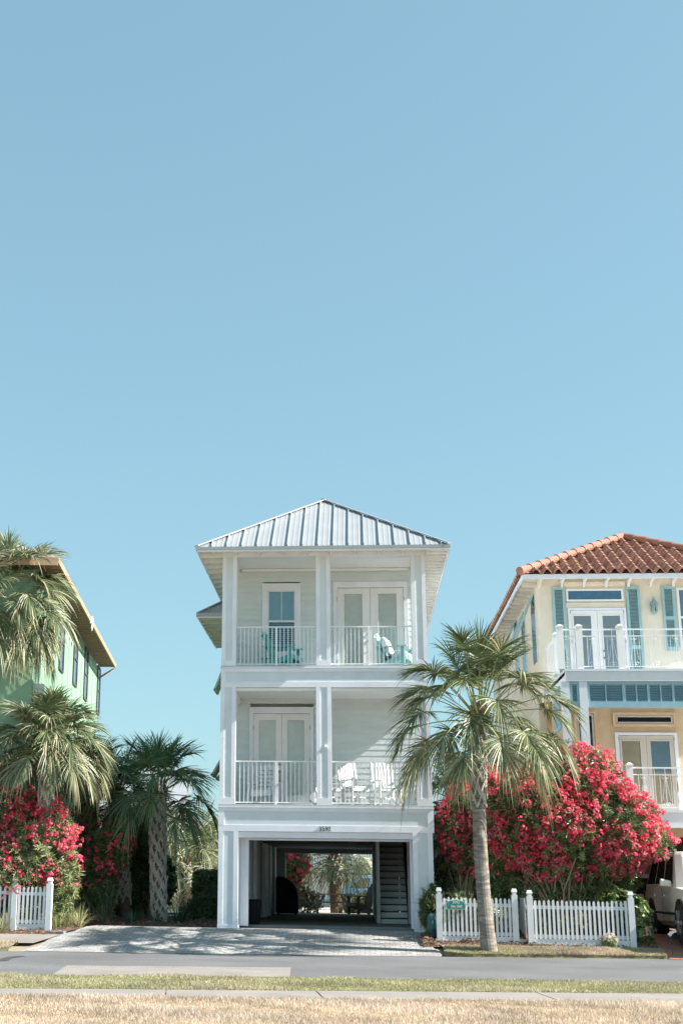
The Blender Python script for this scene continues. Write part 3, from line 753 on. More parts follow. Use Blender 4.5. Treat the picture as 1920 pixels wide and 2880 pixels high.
s2, sz = q6(1128, 458); s3, _ = q6(1232, 458); shutter(s2, s3, zd+.02, sz, WY-.01, rh, mids=(.38,))
s4, sz = q6(1398, 455); s5, _ = q6(1495, 452); _, szb = q6(1440, 950); shutter(s4, s5, szb, sz, WY-.01, rh, mids=(.5,))
wx0, wz1 = q6(1512, 470); wz0 = szb+.1
wn = thing('window', None, None, (0, 0, 0)); wn.parent = rh; wn.location = Vector((wx0+.6, WY, wz0))-rh.location
trimframe(wx0, wx0+1.3, wz0, wz1, .07, WY-.05, WY-.003, name='frame', m=RAILM, parent=wn)
a = M(); a.box(wx0+.07, wx0+1.23, WY-.035, WY-.005, (wz0+wz1)/2-.03, (wz0+wz1)/2+.03); a.ob('sash', RAILM, wn)
SKYG = mat('sky_glass', (.10, .16, .24), .12, .05, spec=.9); NAVYG = mat('blue_glass', (.05, .13, .22), .15, .08, spec=.8)
M().box(wx0+.07, wx0+1.23, WY-.02, WY-.012, wz0+.07, wz1-.07).ob('pane', SKYG, wn)
shutter(wx0+1.36, wx0+1.9, szb, sz, WY-.01, rh, mids=(.5,))
# transom
t0, tz1 = q6(676, 480); t1, tz0 = q6(1116, 572)
wn = thing('window', None, None, (0, 0, 0)); wn.parent = rh; wn.location = Vector(((t0+t1)/2, WY, tz0))-rh.location
trimframe(t0, t1, tz0, tz1, .055, WY-.04, WY-.003, name='frame', m=RAILM, parent=wn)
M().box(t0+.05, t1-.05, WY-.02, WY-.012, tz0+.05, tz1-.05).ob('pane', NAVYG, wn)
a = M(); u0, uz0 = q6(655, 440); u1, _ = q6(1130, 440); a.box(t0-.06, t1+.06, WY-.06, WY-.003, tz1+.08, tz1+.2); a.box(t0-.02, t1+.02, WY-.05, WY-.003, tz0-.2, tz0-.04); a.ob('lintel', STUC, rh)
d0, dz1 = q6(690, 628); d1, _ = q6(1128, 628); dm, _ = q6(910, 640); g0, gz1_ = q6(733, 685); g1, _ = q6(865, 685); g2, _ = q6(952, 682); g3, _ = q6(1086, 682)
BL2 = mat('grey_blinds', (.42, .48, .56), .5, .03)
french(d0, d1, dz1, zd+.01, WY-.03, dm, .06, .05, rh, zd+.3, gz1_, [(g0, g1), (g2, g3)], knob=False, blind=BL2)
for z, nm in ((.98, 'deadbolt'), (.78, 'handle')): M().tube([(dm+.12, WY-.04, zd+z), (dm+.12, WY-.09, zd+z)], [.03, .035], 10).ob(nm, BRASS, rh, smooth=True)
# lower porch door, transom, window
def q7(px, py): p = U(*c7(px, py), Y=WY); return p[0], p[2]
e0, ez1 = q7(1160, 130); e1, _ = q7(1530, 130); em, _ = q7(1345, 140); h0, hz1 = q7(1200, 180); h1, _ = q7(1310, 180); h2, _ = q7(1372, 178); h3, _ = q7(1485, 178)
PINKW = mat('warm_white', (.62, .55, .48), .5, .03)
french(e0, e1, ez1, zl+.01, WY-.005, em, .09, .07, rh, zl+.35, hz1, [(h0, h1), (h2, h3)], knob=False, blind=None, leafm=PINKW)
a = M(); a.box(h2, h3, WY+.01, WY+.016, zl+1.2, hz1); a.ob('shade', mat('blue_shade', (.20, .33, .45), .5, .03), rh)
h = M(); kx = h3+.12; h.tube([(kx, WY-.03, zl+1.1), (kx, WY-.07, zl+1.1)], [.035, .03], 10); h.tube([(kx, WY-.03, zl+.95), (kx, WY-.09, zl+.9), (kx, WY-.09, zl+.72), (kx, WY-.03, zl+.66)], .016, 8); h.ob('handle', mat('bronze', (.25, .14, .06), .4, .1, metal=.7), rh, smooth=True)
f0, fz1 = q7(1146, 10); f1, fz0 = q7(1528, 95)
wn = thing('window', None, None, (0, 0, 0)); wn.parent = rh; wn.location = Vector(((f0+f1)/2, WY, fz0))-rh.location
trimframe(f0, f1, fz0, fz1, .07, WY-.06, WY+.0, name='surround', m=STUO, parent=wn); trimframe(f0+.08, f1-.08, fz0+.08, fz1-.08, .05, WY-.03, WY+.01, name='frame', m=PINKW, parent=wn)
M().box(f0+.1, f1-.1, WY-.012, WY-.006, fz0+.1, fz1-.1).ob('pane', mat('dark_glass', (.01, .012, .015), .1, .1, spec=.6), wn)
k0, kz1 = q6(735, 1408); k1, _ = q6(905, 1408)
wn = thing('window', None, None, (0, 0, 0)); wn.parent = rh; wn.location = Vector(((k0+k1)/2, WY, kz1-1.8))-rh.location
trimframe(k0, k1, kz1-2.0, kz1, .07, WY-.06, WY, name='surround', m=STUO, parent=wn); trimframe(k0+.08, k1-.08, kz1-1.92, kz1-.08, .05, WY-.03, WY+.01, name='frame', m=PINKW, parent=wn)
M().box(k0+.1, k1-.1, WY-.012, WY-.006, kz1-1.9, kz1-.1).ob('pane', MATS['dark_glass'], wn)
# side wall windows with propped shutters
for (pa, pb, yy) in ((c6(452, 505), c6(335, 900), 39.0), (c6(362, 650), c6(285, 900), 41.5), (c6(320, 700), c6(265, 900), 43.5)):
    a = M(); xt, _, z1 = U(*pa, Y=yy); xb = WX-.75; z0 = z1-1.75
    xt = WX-.03
    for k in range(14):
        t = (k+.5)/14; a.box(xt+(xb-xt)*t-.015, xt+(xb-xt)*t+.015, yy+.06, yy+.84, z1+(z0-z1)*t-.03, z1+(z0-z1)*t+.02)
    for y_ in (yy, yy+.84): a.bar((xt, y_+.03, z1), (xb, y_+.03, z0), .06, .05)
    a.ob('shutter', SHB, rh)
    a = M(); a.box(WX-.02, WX-.004, yy, yy+.9, z1-2.0, z1-.05); a.ob('window', MATS['dark_glass'], rh)
    M().box(WX-.025, WX-.003, yy-.07, yy-.002, z1-2.05, z1).ob('window_frame', RAILM, rh)
a = M(); xx, zz = U(*c6(570, 1300), Y=BY+1.5)[0], 0
shx = M(); 
# side lattice shutter of lower porch
z0_, z1_ = zd-1.35, zd-.4
for k in range(9): shx.box(5.30, 5.33, BY+1.0+k*.12, BY+1.0+k*.12+.06, z0_, z1_)
shx.box(5.295, 5.34, BY+.9, BY+2.2, z1_, z1_+.08); shx.box(5.295, 5.34, BY+.9, BY+2.2, z0_-.08, z0_)
shx.ob('shutter', SHB, rh)
# wall lantern
lx_, lz_ = q6(1338, 630)
lan = thing('wall_lantern', None, None, (0, 0, 0)); lan.parent = rh; lan.location = Vector((lx_, WY-.1, lz_))-rh.location
a = M(); y = WY-.16
a.tube([(lx_, y, lz_-.2), (lx_, y, lz_-.17), (lx_, y, lz_-.13), (lx_, y, lz_-.11)], [.015, .06, .085, .09], 10)
a.tube([(lx_, y, lz_+.10), (lx_, y, lz_+.14), (lx_, y, lz_+.20), (lx_, y, lz_+.23), (lx_, y, lz_+.27), (lx_, y, lz_+.34)], [.13, .11, .06, .035, .03, .01], 10)
for k in range(6): q = k*math.pi/3; a.bar((lx_+.09*math.cos(q), y+.09*math.sin(q), lz_-.12), (lx_+.115*math.cos(q), y+.115*math.sin(q), lz_+.1), .012, .012)
a.tube([(lx_, WY-.01, lz_+.05), (lx_, WY-.05, lz_+.2), (lx_, y, lz_+.3)], .015, 6)
a.ob('frame', mat('verdigris', (.28, .42, .40), .5, .1), lan)
a = M(); a.tube([(lx_, y, lz_-.1), (lx_, y, lz_+.09)], [.075, .10], 10); a.ob('pane', GLASS, lan)
# roof
ex, ey, ez = xeave, 37.6, zeave+.03
apx, apy, apz = U(*c6(1112, 100), Y=37.6+3.6); 
bx1 = 2*apx-ex
rf = M()
rf.poly([(ex, ey, ez), (bx1, ey, ez), (apx, apy, apz)]); rf.quad((ex, ey, ez), (apx, apy, apz), (apx, 49, apz), (ex, 52, ez))
rf.poly([(bx1, ey, ez), (bx1, 52, ez), (bx1-(apx-ex), 49, apz), (bx1-(apx-ex), apy, apz)]); 

sl = math.hypot(apy-ey, apz-ez); uy, uz = (apy-ey)/sl, (apz-ez)/sl; ny, nz_ = -uz, uy
rows = int(sl/.36); cw = .31
def tilerow(org, udir, vdir, nrm, ulen_fn, rows, tl, w):
    """barrel tiles: udir along the eave, vdir up the slope"""
    org = Vector(org); udir = Vector(udir); vdir = Vector(vdir); nrm = Vector(nrm)
    for r in range(rows):
        v0 = r*tl; u0, u1 = ulen_fn(v0+tl*.5)
        k = math.ceil(u0/w)
        while (k+1)*w <= u1+.12:
            uc = (k+.5)*w; prof = []
            jz = random.uniform(-.006, .006)
            for q in range(9):
                t = q/8; x = (t-.5)*w*1.02
                z = .10*math.sin(math.pi*min(1, t/.62)) if t < .62 else -.05*math.sin(math.pi*(t-.62)/.38)
                prof.append((x, z))
            i = len(rf.v)
            for (dv, lift) in ((-.03, .045), (tl, .012)):
                for x, z in prof: rf.v.append(tuple(org+udir*(uc+x)+vdir*(v0+dv)+nrm*(z+lift+jz)))
            for q in range(8): rf.f.append((i+q, i+q+1, i+10+q, i+9+q)); rf.m.append(0)
            for q in range(8):           # front thickness
                j = len(rf.v); A = Vector(rf.v[i+q]); B = Vector(rf.v[i+q+1]); rf.v += [tuple(A), tuple(B), tuple(B-nrm*.035), tuple(A-nrm*.035)]; rf.f.append((j, j+1, j+2, j+3)); rf.m.append(0)
            k += 1
tilerow((ex, ey, ez), (1, 0, 0), (0, uy, uz), (0, ny, nz_), lambda v: ((apx-ex)*v/sl+.05, (bx1-ex)-(apx-ex)*v/sl-.05), rows, .36, cw)
sl2 = math.hypot(apx-ex, apz-ez); vx, vz = (apx-ex)/sl2, (apz-ez)/sl2
tilerow((ex, ey, ez), (0, 1, 0), (vx, 0, vz), (-vz, 0, vx), lambda v: ((apy-ey)*v/sl2+.05, 13), int(sl2/.36), .36, cw)
rf.ob('roof', [TILE, CAPT], rh, smooth=False)
cp = M()
def caps(A, B, n, r=.13):
    A = Vector(A); B = Vector(B)
    for k in range(n):
        p = A.lerp(B, k/n); q = A.lerp(B, (k+1.18)/n); cp.tube([p+Vector((0, 0, .05)), q+Vector((0, 0, .03))], [r, r*.88], 12)
caps((ex-.05, ey-.05, ez), (apx, apy, apz+.06), 12); caps((bx1+.05, ey-.05, ez), (apx, apy, apz+.06), 12)
cp.ob('roof_cap', CAPT, rh, smooth=False)
a = M(); a.box(ex+.02, bx1, ey+.02, ey+.07, ez-.16, ez-.03, 0); a.box(ex+.02, ex+.07, ey+.07, 52, ez-.16, ez-.03, 0); a.ob('fascia', TRIM, rh)
a = M(); a.box(ex+.07, bx1, ey+.07, 52, ez-.06, ez-.045)
x = WX
while x < HX: a.prism([(ey+.1, ez-.065), (WY, ez-.065), (WY, ez-.3), (WY-.06, ez-.3), (WY-.14, ez-.2), (ey+.1, ez-.15)], 'x', x, x+.07); x += .62
y = WY+.3
while y < 50: a.box(ex+.1, WX, y, y+.07, ez-.2, ez-.065); y += .62
a.ob('soffit', mat('cream_soffit', (.76, .72, .66), .7, .03), rh)

# ================================================================ GREEN HOUSE (left, under construction)
GRN = mat('green_sheathing', (.26, .42, .29), .7, .06, 1.2, bump=.1, bscale=10)
gh = thing('green_house', 'mint green sheathed house under construction with bare timber eaves on the left', 'house', (-9.5, 35, .3))
dv = Vector((-.0905, .9959, 0)).normalized(); nv = Vector((dv.y, -dv.x, 0))     # along the wall, outward normal
e0 = Vector(U(*c4(400, 292), z=9.6)); 
def GP(s, o, z): p = e0+dv*s+nv*o; return (p.x, p.y, z)   # s metres along from the eave corner, o outward from the eave line
Lg = 17.7; OH = -.62
a = M(); a.poly([GP(.6, OH, .2), GP(Lg-.3, OH, .2), GP(Lg-.3, OH, 9.5), GP(.6, OH, 9.5)])
a.poly([GP(.6, OH, .2), GP(.6, OH, 9.5), GP(.6, OH-9, 9.5), GP(.6, OH-9, .2)]); a.poly([GP(Lg-.3, OH, .2), GP(Lg-.3, OH-9, .2), GP(Lg-.3, OH-9, 9.5), GP(Lg-.3, OH, 9.5)])
a.ob('wall', GRN, gh)
a = M()
for k in range(1, 14): a.bar(GP(.6+k*1.22, OH+.006, .3), GP(.6+k*1.22, OH+.006, 9.4), .012, .02)
a.ob('seam_batten', mat('green_seam', (.26, .45, .27), .7, .1), gh)
rfz = 9.6
a = M(); a.bar(GP(-.02, .0, rfz+.03), GP(Lg, 0, rfz+.03), .05, .16); a.bar(GP(-.02, 0, rfz), GP(-.02, -8, rfz), .05, .22); 
a.ob('fascia', WOOD, gh)
a = M()
a.poly([GP(0, -.02, rfz+.12), GP(Lg, -.02, rfz+.12), GP(Lg-4.4, -4.7, rfz+2.4), GP(4.4, -4.7, rfz+2.4)]); a.poly([GP(0, -.02, rfz+.12), GP(4.4, -4.7, rfz+2.4), GP(0, -9.4, rfz+.12)]); a.poly([GP(Lg, -.02, rfz+.12), GP(Lg, -9.4, rfz+.12), GP(Lg-4.4, -4.7, rfz+2.4)])
a.ob('roof', mat('roof_underlay', (.40, .36, .33), .6, .08), gh)
a = M(); s = .3
while s < Lg: a.bar(GP(s, -.03, rfz+.04), GP(s, OH, rfz+.04), .045, .14); s += .41
a.poly([GP(0, -.03, rfz+.115), GP(0, OH, rfz+.115), GP(Lg, OH, rfz+.115), GP(Lg, -.03, rfz+.115)])
a.poly([GP(.02, -.05, rfz+.10), GP(.58, -.05, rfz+.10), GP(.58, -8, rfz+.10), GP(.02, -8, rfz+.10)])
a.bar(GP(Lg-.35, OH, rfz-.5), GP(Lg-.1, -.05, rfz-.1), .06, .08)
a.ob('rafter', WOOD, gh)
def gwin(pt, pb, wd, both=True):
    # solve s on the wall plane for a pixel
    def solve(px, py):
        c = np.array([px-PX, PY-py, -F]); r = np.array([AX@c, AY@c, AZ@c]); P0 = np.array(GP(0, OH, 0)); n_ = np.array([nv.x, nv.y, 0])
        t = (P0-np.array([0, 0, H]))@n_/(r@n_); p = r*t; p[2] += H; return float((p-P0)@np.array([dv.x, dv.y, 0])), p[2]
    s0, z1 = solve(*pt); _, z0 = solve(*pb)
    wn = thing('window', None, None, (0, 0, 0)); wn.parent = gh; wn.location = Vector(GP(s0, OH, z0))-gh.location
    z1 = max(z1, z0+1.4)
    a = M()
    a.bar(GP(s0, OH+.02, z0), GP(s0, OH+.02, z1), .05, .08, up=(0, 1, 0)); a.bar(GP(s0+wd, OH+.02, z0), GP(s0+wd, OH+.02, z1), .05, .08, up=(0, 1, 0))
    a.bar(GP(s0, OH+.02, z0), GP(s0+wd, OH+.02, z0), .05, .06); a.bar(GP(s0, OH+.02, z1), GP(s0+wd, OH+.02, z1), .05, .06); a.bar(GP(s0, OH+.02, (z0+z1)/2), GP(s0+wd, OH+.02, (z0+z1)/2), .04, .05)
    a.ob('frame', mat('bronze_frame', (.08, .07, .06), .5, .1), wn)
    a = M(); a.poly([GP(s0, OH+.012, z0), GP(s0+wd, OH+.012, z0), GP(s0+wd, OH+.012, z1), GP(s0, OH+.012, z1)]); a.ob('pane', mat('sky_pane', (.10, .15, .22), .1, .1, spec=.9), wn)
gwin(c4(420, 640), c4(420, 1050), .9); gwin(c4(512, 770), c4(506, 1140), 1.0); gwin(c4(585, 885), c4(575, 1235), 1.0); gwin(c4(672, 1012), c4(660, 1330), .95)
# front: porch deck wrapped in white sheet, timber posts
a = M(); z0 = U(60, 1970, Y=34.9)[2]; z1 = U(60, 1932, Y=34.9)[2]
a.box(-18, -8.2, 34.3, 34.5, z0, z1, 0); a.ob('deck_wrap', mat('white_sheet', (.66, .70, .74), .45, .05, 2, bump=.8, bscale=4), gh)
a = M(); a.box(-18, -8.18, 34.25, 34.52, z0-.07, z0-.01)
for px in (192,): x = U(px/1., 2200, Y=34.3)[0]
for xx in (U(77, 2200, Y=34.4)[0],): a.box(xx-.1, xx+.1, 34.35, 34.5, .3, z0-.08)
a.box(-12.0, -11.85, 34.35, 34.5, .3, z0-.08)
a.ob('timber_post', WOOD, gh)
a = M(); P = U(272, 2250, Y=41)
a.box(P[0]-.14, P[0]+.06, 41, 41.15, .4, 5.2); a.bar((P[0]-.05, 41.2, 1.6), (P[0]+.75, 41.2, 3.5), .12, .12); a.ob('scaffold_timber', WOOD, gh)
a = M(); a.box(-18, -8.3, 35.6, 35.7, .3, z0-.1); a.ob('wall', mat('green_wrap', (.03, .22, .15), .6, .15, .8, bump=.3, bscale=5), gh)
a = M()
for p, r in (((586, 610), .1), ((600, 660), .12), ((603, 690), .1)):
    q = U(*c4(*p), Y=40); 
a.bar(GP(7.9, .03, rfz-.1), GP(8.5, .03, rfz+.16), .03, .1); a.bar(GP(8.4, .03, rfz-.25), GP(8.8, .03, rfz+.14), .03, .14)
a.ob('torn_wrap', mat('torn_sheet', (.75, .75, .75), .6, .05), gh)

# ================================================================ BACKGROUND BUILDINGS
bh = thing('neighbour_house', 'pale house with metal roof far behind the palms between the green and grey houses', 'house', (-12, 62, .4))
p0 = U(262, 2350, Y=62); p1 = U(560, 2350, Y=62)
a = M(); a.box(p0[0]-3, p1[0]-1, 62, 70, .3, U(270, 2278, Y=62)[2]); a.ob('wall', mat('pale_wall', (.60, .57, .50), .8, .04), bh)
zr = U(270, 2278, Y=62)[2]; zr2 = U(270, 2238, Y=62)[2]
a = M(); a.poly([(p0[0]-3.4, 61.5, zr), (p1[0]-.6, 61.5, zr), (p1[0]-.6, 66, zr2+1.6), (p0[0]-3.4, 66, zr2+1.6)]); a.box(p0[0]-3.4, p1[0]-.6, 61.45, 61.5, zr-.12, zr+.02); a.ob('roof', METAL, bh)
a = M()
for k in range(4): a.box(p0[0]+1+k*2, p0[0]+1.9+k*2, 61.97, 61.99, 2.2, 3.6)
a.ob('window', MATS['dark_glass'], bh)
b2 = thing('rear_house', 'pale blue-white house behind the yard seen through the carport', 'house', (0, 68, .4))
a = M(); a.box(-6, 4, 68, 76, .3, 8); a.ob('wall', mat('rear_wall', (.62, .68, .74), .8, .05), b2)
a = M()
for k in range(5): a.box(-5+k*1.8, -4.1+k*1.8, 67.96, 67.99, 3.3, 4.6)
a.ob('window', mat('rear_glass', (.12, .22, .30), .2, .1), b2)
a = M(); a.box(-6, 4, 66.6, 66.66, 3.0, 3.05)
for k in range(80): a.box(-6+k*.125, -5.98+k*.125, 66.6, 66.63, 2.1, 3.0)
a.box(-6, 4, 66.6, 68, 2.0, 2.1); a.ob('balcony', DARK, b2)
for k, px in enumerate(()): pass
ff = thing('metal_fence', 'thin dark metal picket fence across the sandy yard behind the carport', 'fence', (-1, 58, .4))
a = M()
zt = U(900, 2528, Y=58)[2]
for k in range(70): a.box(-4+k*.1, -3.985+k*.1, 58, 58.015, .4, zt)
a.box(-4, 3, 57.99, 58.02, zt-.08, zt-.05); a.ob('pickets', DARK, ff)
a = M(); a.box(-4.05, -3.98, 57.97, 58.04, .4, zt+.05); a.ob('post', DARK, ff)
# ================================================================ GROUND
def sheet(name, rows, m, off, kind='structure', nx=12, fn=gz, thick=0., label=None):
    """rows: (y_left, y_right at x0, x1) -> list of ((x0,y0),(x1,y1)) from near to far"""
    V = []; Fc = []
    for (a, b) in rows:
        for k in range(nx+1):
            t = k/nx; x = a[0]+(b[0]-a[0])*t; y = a[1]+(b[1]-a[1])*t; V.append((x, y, fn(x, y)+off))
    for r in range(len(rows)-1):
        for k in range(nx): i = r*(nx+1)+k; Fc.append((i, i+1, i+nx+2, i+nx+1))
    o = fast(name, V, Fc, m); tag(o, kind=kind)
    return o
def rows_between(n0, n1, f0, f1, n):
    out = []
    for k in range(n+1):
        t = k/n; out.append(((n0[0]+(f0[0]-n0[0])*t, n0[1]+(f0[1]-n0[1])*t), (n1[0]+(f1[0]-n1[0])*t, n1[1]+(f1[1]-n1[1])*t)))
    return out
SAND = mat('sandy_soil', (.33, .27, .19), .95, .15, 1.2, bump=.5, bscale=30, fine=.12)
rows = [((-600, y), (600, y)) for y in (-300, 12, 30)]+[((-600, y), (600, y)) for y in (50, 900)]
# near part with the slope needs fine rows
g = []
ys = [-300, 0, 20, 27]+[28+.25*k for k in range(41)]+[50, 120, 900]
xs_ = [-600, -60]+[-20+1.*k for k in range(41)]+[60, 600]
V = []; Fc = []
for y in ys:
    for x in xs_: V.append((x, y, gz(max(-20, min(20, x)), y)-.05))
nxx = len(xs_)
for r in range(len(ys)-1):
    for k in range(nxx-1): i = r*nxx+k; Fc.append((i, i+1, i+nxx+1, i+nxx))
tag(fast('ground', V, Fc, SAND), kind='structure')
ASPH = mat('asphalt', (.138, .138, .143), .9, .13, .45, bump=.5, bscale=70, fine=.22)
nearR = lambda x: 23.81+.139*x; farR = lambda x: 31.10+.087*x
def road_row(x0, x1): return None
rws = []
for t in (0, .25, .5, .75, 1):
    rws.append(t)
V = []; Fc = []; XS = [-60, -30, -15, -10, -5, 0, 5, 10, 15, 30, 60]
for t in np.linspace(0, 1, 9):
    for x in XS:
        xc = max(-10, min(10, x)); a_ = nearR(xc)-.45; b_ = farR(xc); V.append((x, a_+(b_-a_)*t, -.004 if t < 1 else gz(xc, b_)-.004))
for r in range(8):
    for k in range(len(XS)-1): i = r*len(XS)+k; Fc.append((i, i+1, i+len(XS)+1, i+len(XS)))
tag(fast('road', V, Fc, ASPH), kind='structure')
pt = [U(143, 2744, z=.004), U(815, 2749, z=.004), U(818, 2722, z=.004), U(189, 2716, z=.004)]
a = M(); a.poly([(p[0], p[1], .003) for p in pt]); tag(a.ob('road_patch', mat('patch', (.265, .235, .215), .9, .08, 1.5, bump=.6, bscale=60, fine=.3)), kind='structure')
a = M(); pp = [(-2, 2704), (22, 2703), (36, 2695), (58, 2692), (74, 2690), (50, 2689), (20, 2692), (-2, 2699)]
a.poly([(*U(x, y, z=.004)[:2], .003) for x, y in pp]); tag(a.ob('road_stain', mat('tar', (.06, .06, .062), .8, .1)), kind='structure')
# sidewalk (near)
CURB = mat('sidewalk', (.265, .235, .215), .9, .07, 1.5, bump=.2, bscale=60, fine=.05)
def line_z(p, q, z):
    a_ = U(*p, z=z); b_ = U(*q, z=z); return lambda x: a_[1]+(b_[1]-a_[1])*(x-a_[0])/(b_[0]-a_[0])
sw_far = line_z((0, 2781), (1920, 2796), .02); sw_near = line_z((0, 2799), (1920, 2820), .02)
joints = [-40, -14.5, -9.5, -6.6, U(458, 2790, z=.02)[0], U(885, 2795, z=.02)[0], U(1525, 2804, z=.02)[0], 5.2, 8.2, 11.2, 40]
a = M()
for j0, j1 in zip(joints[:-1], joints[1:]):
    j0 += .012; j1 -= .012; sk = .12 if abs(j1) < 8 else 0
    a.hexa([(j0, sw_near(j0), -.05), (j1+.15, sw_near(j1), -.05), (j1, sw_far(j1), -.05), (j0-.0, sw_far(j0), -.05), (j0+.15, sw_near(j0), .02), (j1+.15, sw_near(j1), .02), (j1, sw_far(j1), .02), (j0, sw_far(j0), .02)])
o = tag(a.ob('sidewalk', CURB), kind='structure')
a = M(); a.box(-40, 40, 17, 24, -.06, -.03)
# verge between pavement and road, lawn in front
GRD = mat('turf_soil', (.17, .15, .08), .95, .2, 2, bump=.4, bscale=30, fine=.1)
DRY = mat('dry_turf_soil', (.38, .29, .17), .95, .15, 2, bump=.4, bscale=30, fine=.1)
def strip(name, y0f, y1f, m, z, x0=-40, x1=40, n=40, zf=None):
    V = []; Fc = []
    for x in np.linspace(x0, x1, n+1):
        xc = max(-12, min(12, x))
        for t in (0, .06, .5, .94, 1): 
            y = y0f(xc)+(y1f(xc)-y0f(xc))*t; V.append((x, y, (z if 0 < t < 1 else -.03)))
    for k in range(n):
        for j in range(4): i = k*5+j; Fc.append((i, i+5, i+6, i+1))
    return tag(fast(name, V, Fc, m), kind='structure')
strip('verge', lambda x: sw_far(x)+.01, lambda x: nearR(x)-.3, GRD, .022)
strip('lawn_ground', lambda x: 5., lambda x: sw_near(x)-.02, DRY, .03)
# driveway of pavers
PAV = paver('grey_pavers', (.30, .295, .29), (.42, .40, .39), (.12, .115, .11), .23, .155)
lef = [U(55, 2677, z=0), U(108, 2662, z=.08), U(150, 2645, z=.17), U(205, 2628, z=.29), U(250, 2612, z=.40)]
rgt = [U(1243, 2695, z=.03), U(1232, 2672, z=.12), U(1195, 2648, z=.26), U(1188, 2640, z=.3), U(1186, 2634, z=.33)]
rgt = [(1.77, 30.6), (1.80, 31.5), (1.62, 32.3), (1.44, 33.0), (1.42, 34.0)]
rws = [((l[0], l[1]), r) for l, r in zip(lef, rgt)]
rws = [((lef[0][0]-.1, farR(lef[0][0])-.02), (1.77, farR(1.77)-.02))]+[((l[0], l[1]), r) for l, r in zip(lef[1:], rgt[1:])]+[((-6.5, 34.5), (1.42, 34.75))]
fine = []
for (a0, b0), (a1, b1) in zip(rws[:-1], rws[1:]):
    for k in range(6):
        t = k/6; fine.append(((a0[0]+(a1[0]-a0[0])*t, a0[1]+(a1[1]-a0[1])*t), (b0[0]+(b1[0]-b0[0])*t, b0[1]+(b1[1]-b0[1])*t)))
fine.append(rws[-1])
sheet('driveway', fine, PAV, .004, nx=16)
# neighbour driveway
RPAV = paver('red_pavers', (.36, .17, .11), (.44, .22, .15), (.16, .1, .08), .2, .1)
sheet('red_driveway', rows_between((6.75, farR(6.75)), (14, farR(10)), (5.6, 45.9), (15, 45.9), 22), RPAV, .006, nx=6)
# lawn strips beyond the road with little pavement behind
def raised(name, x0, x1, y0f, y1f, m, h, n=24):
    V = []; Fc = []
    for x in np.linspace(x0, x1, n+1):
        for t in (0, .05, .5, .95, 1): y = y0f(x)+(y1f(x)-y0f(x))*t; V.append((x, y, gz(x, y)+(h if 0 < t < 1 else -.02)))
    for k in range(n):
        for j in range(4): i = k*5+j; Fc.append((i, i+5, i+6, i+1))
    return tag(fast(name, V, Fc, m), kind='structure')
VG0 = lambda x: farR(x)-.02 if x > 2.4 else farR(x)-.02+max(0, (2.4-x))*.4
raised('lawn_strip', 1.85, 6.7, VG0, lambda x: 32.1+.06*(x-1.8), GRD, .07)
raised('lawn_strip', -16, -7.75, lambda x: farR(x)-.02, lambda x: farR(x)+.85, GRD, .07)
sheet('footpath', [((1.9, 32.1), (6.8, 32.35)), ((1.85, 32.25), (6.8, 32.55)), ((1.8, 32.42), (6.8, 32.75))], CURB, .03, nx=8)
sheet('footpath', [((-16, 30.5), (-7.4, 31.28)), ((-16, 31.0), (-7.2, 31.8)), ((-16, 31.6), (-7.0, 32.35))], CURB, .03, nx=8)
sheet('sand', [((-9, 49.8), (6, 49.8)), ((-9, 56), (6, 56)), ((-9, 67), (6, 67))], mat('white_sand', (.66, .63, .57), .95, .1, 3, bump=.4, bscale=8), .02, nx=4)

# mulch beds
MUL = mat('mulch_base', (.10, .065, .045), .95, .3, 8, bump=.8, bscale=40)
def mulch(name, pts, h=.10, seed=0, straw=(.24, .15, .10), nst=2600):
    """pts: list of (x, y0, y1) along x"""
    r_ = np.random.default_rng(seed); V = []; Fc = []; n = 9
    xs = np.array([p[0] for p in pts]); a_ = np.array([p[1] for p in pts]); b_ = np.array([p[2] for p in pts])
    XX = np.linspace(xs[0], xs[-1], int((xs[-1]-xs[0])/.08)+2)
    def hh(x, t): return h*math.sin(math.pi*t)**.5*(.7+.3*math.sin(x*5+seed)+.2*math.sin(x*13))
    for x in XX:
        y0 = np.interp(x, xs, a_)+.03*math.sin(x*9); y1 = np.interp(x, xs, b_)
        for j in range(n+1): t = j/n; y = y0+(y1-y0)*t; V.append((x, y, gz(x, y)+.0+hh(x, min(max(t, .0), 1))+r_.uniform(-.008, .008)))
    for k in range(len(XX)-1):
        for j in range(n): i = k*(n+1)+j; Fc.append((i, i+n+1, i+n+2, i+1))
    nb = len(V); mi = [0]*len(Fc)
    for k in range(nst):
        x = r_.uniform(xs[0], xs[-1]); t = r_.uniform(0, 1); y0 = np.interp(x, xs, a_); y1 = np.interp(x, xs, b_); y = y0+(y1-y0)*t
        z = gz(x, y)+hh(x, t)+.012; q = r_.uniform(0, 6.28); L = r_.uniform(.04, .13); dx, dy, dz = math.cos(q)*L, math.sin(q)*L, r_.uniform(-.02, .04)
        i = len(V); V += [(x-dy*.05, y+dx*.05, z), (x+dy*.05, y-dx*.05, z), (x+dx, y+dy, z+dz), (x+dx*.5-dy*.05, y+dy*.5, z+dz+.012)]; Fc.append((i, i+1, i+2, i+3)); mi.append(1+k % 2)
    o = fast(name, V, Fc, [MUL, mat('straw_a'+name, straw, .9, .2), mat('straw_b'+name, tuple(c*.6 for c in straw), .9, .2)], mi); tag(o, kind='stuff'); return o
mulch('mulch', [(1.42, 32.2, 33.4), (1.9, 32.35, 34.2), (4, 32.55, 34.4), (6.75, 32.7, 34.4)], .10, 1, (.27, .16, .11), 5200)
mulch('mulch', [(-15, 31.6, 36), (-7.2, 32.3, 36.5), (-6.75, 33.3, 36)], .09, 2, (.36, .25, .17), 4200)
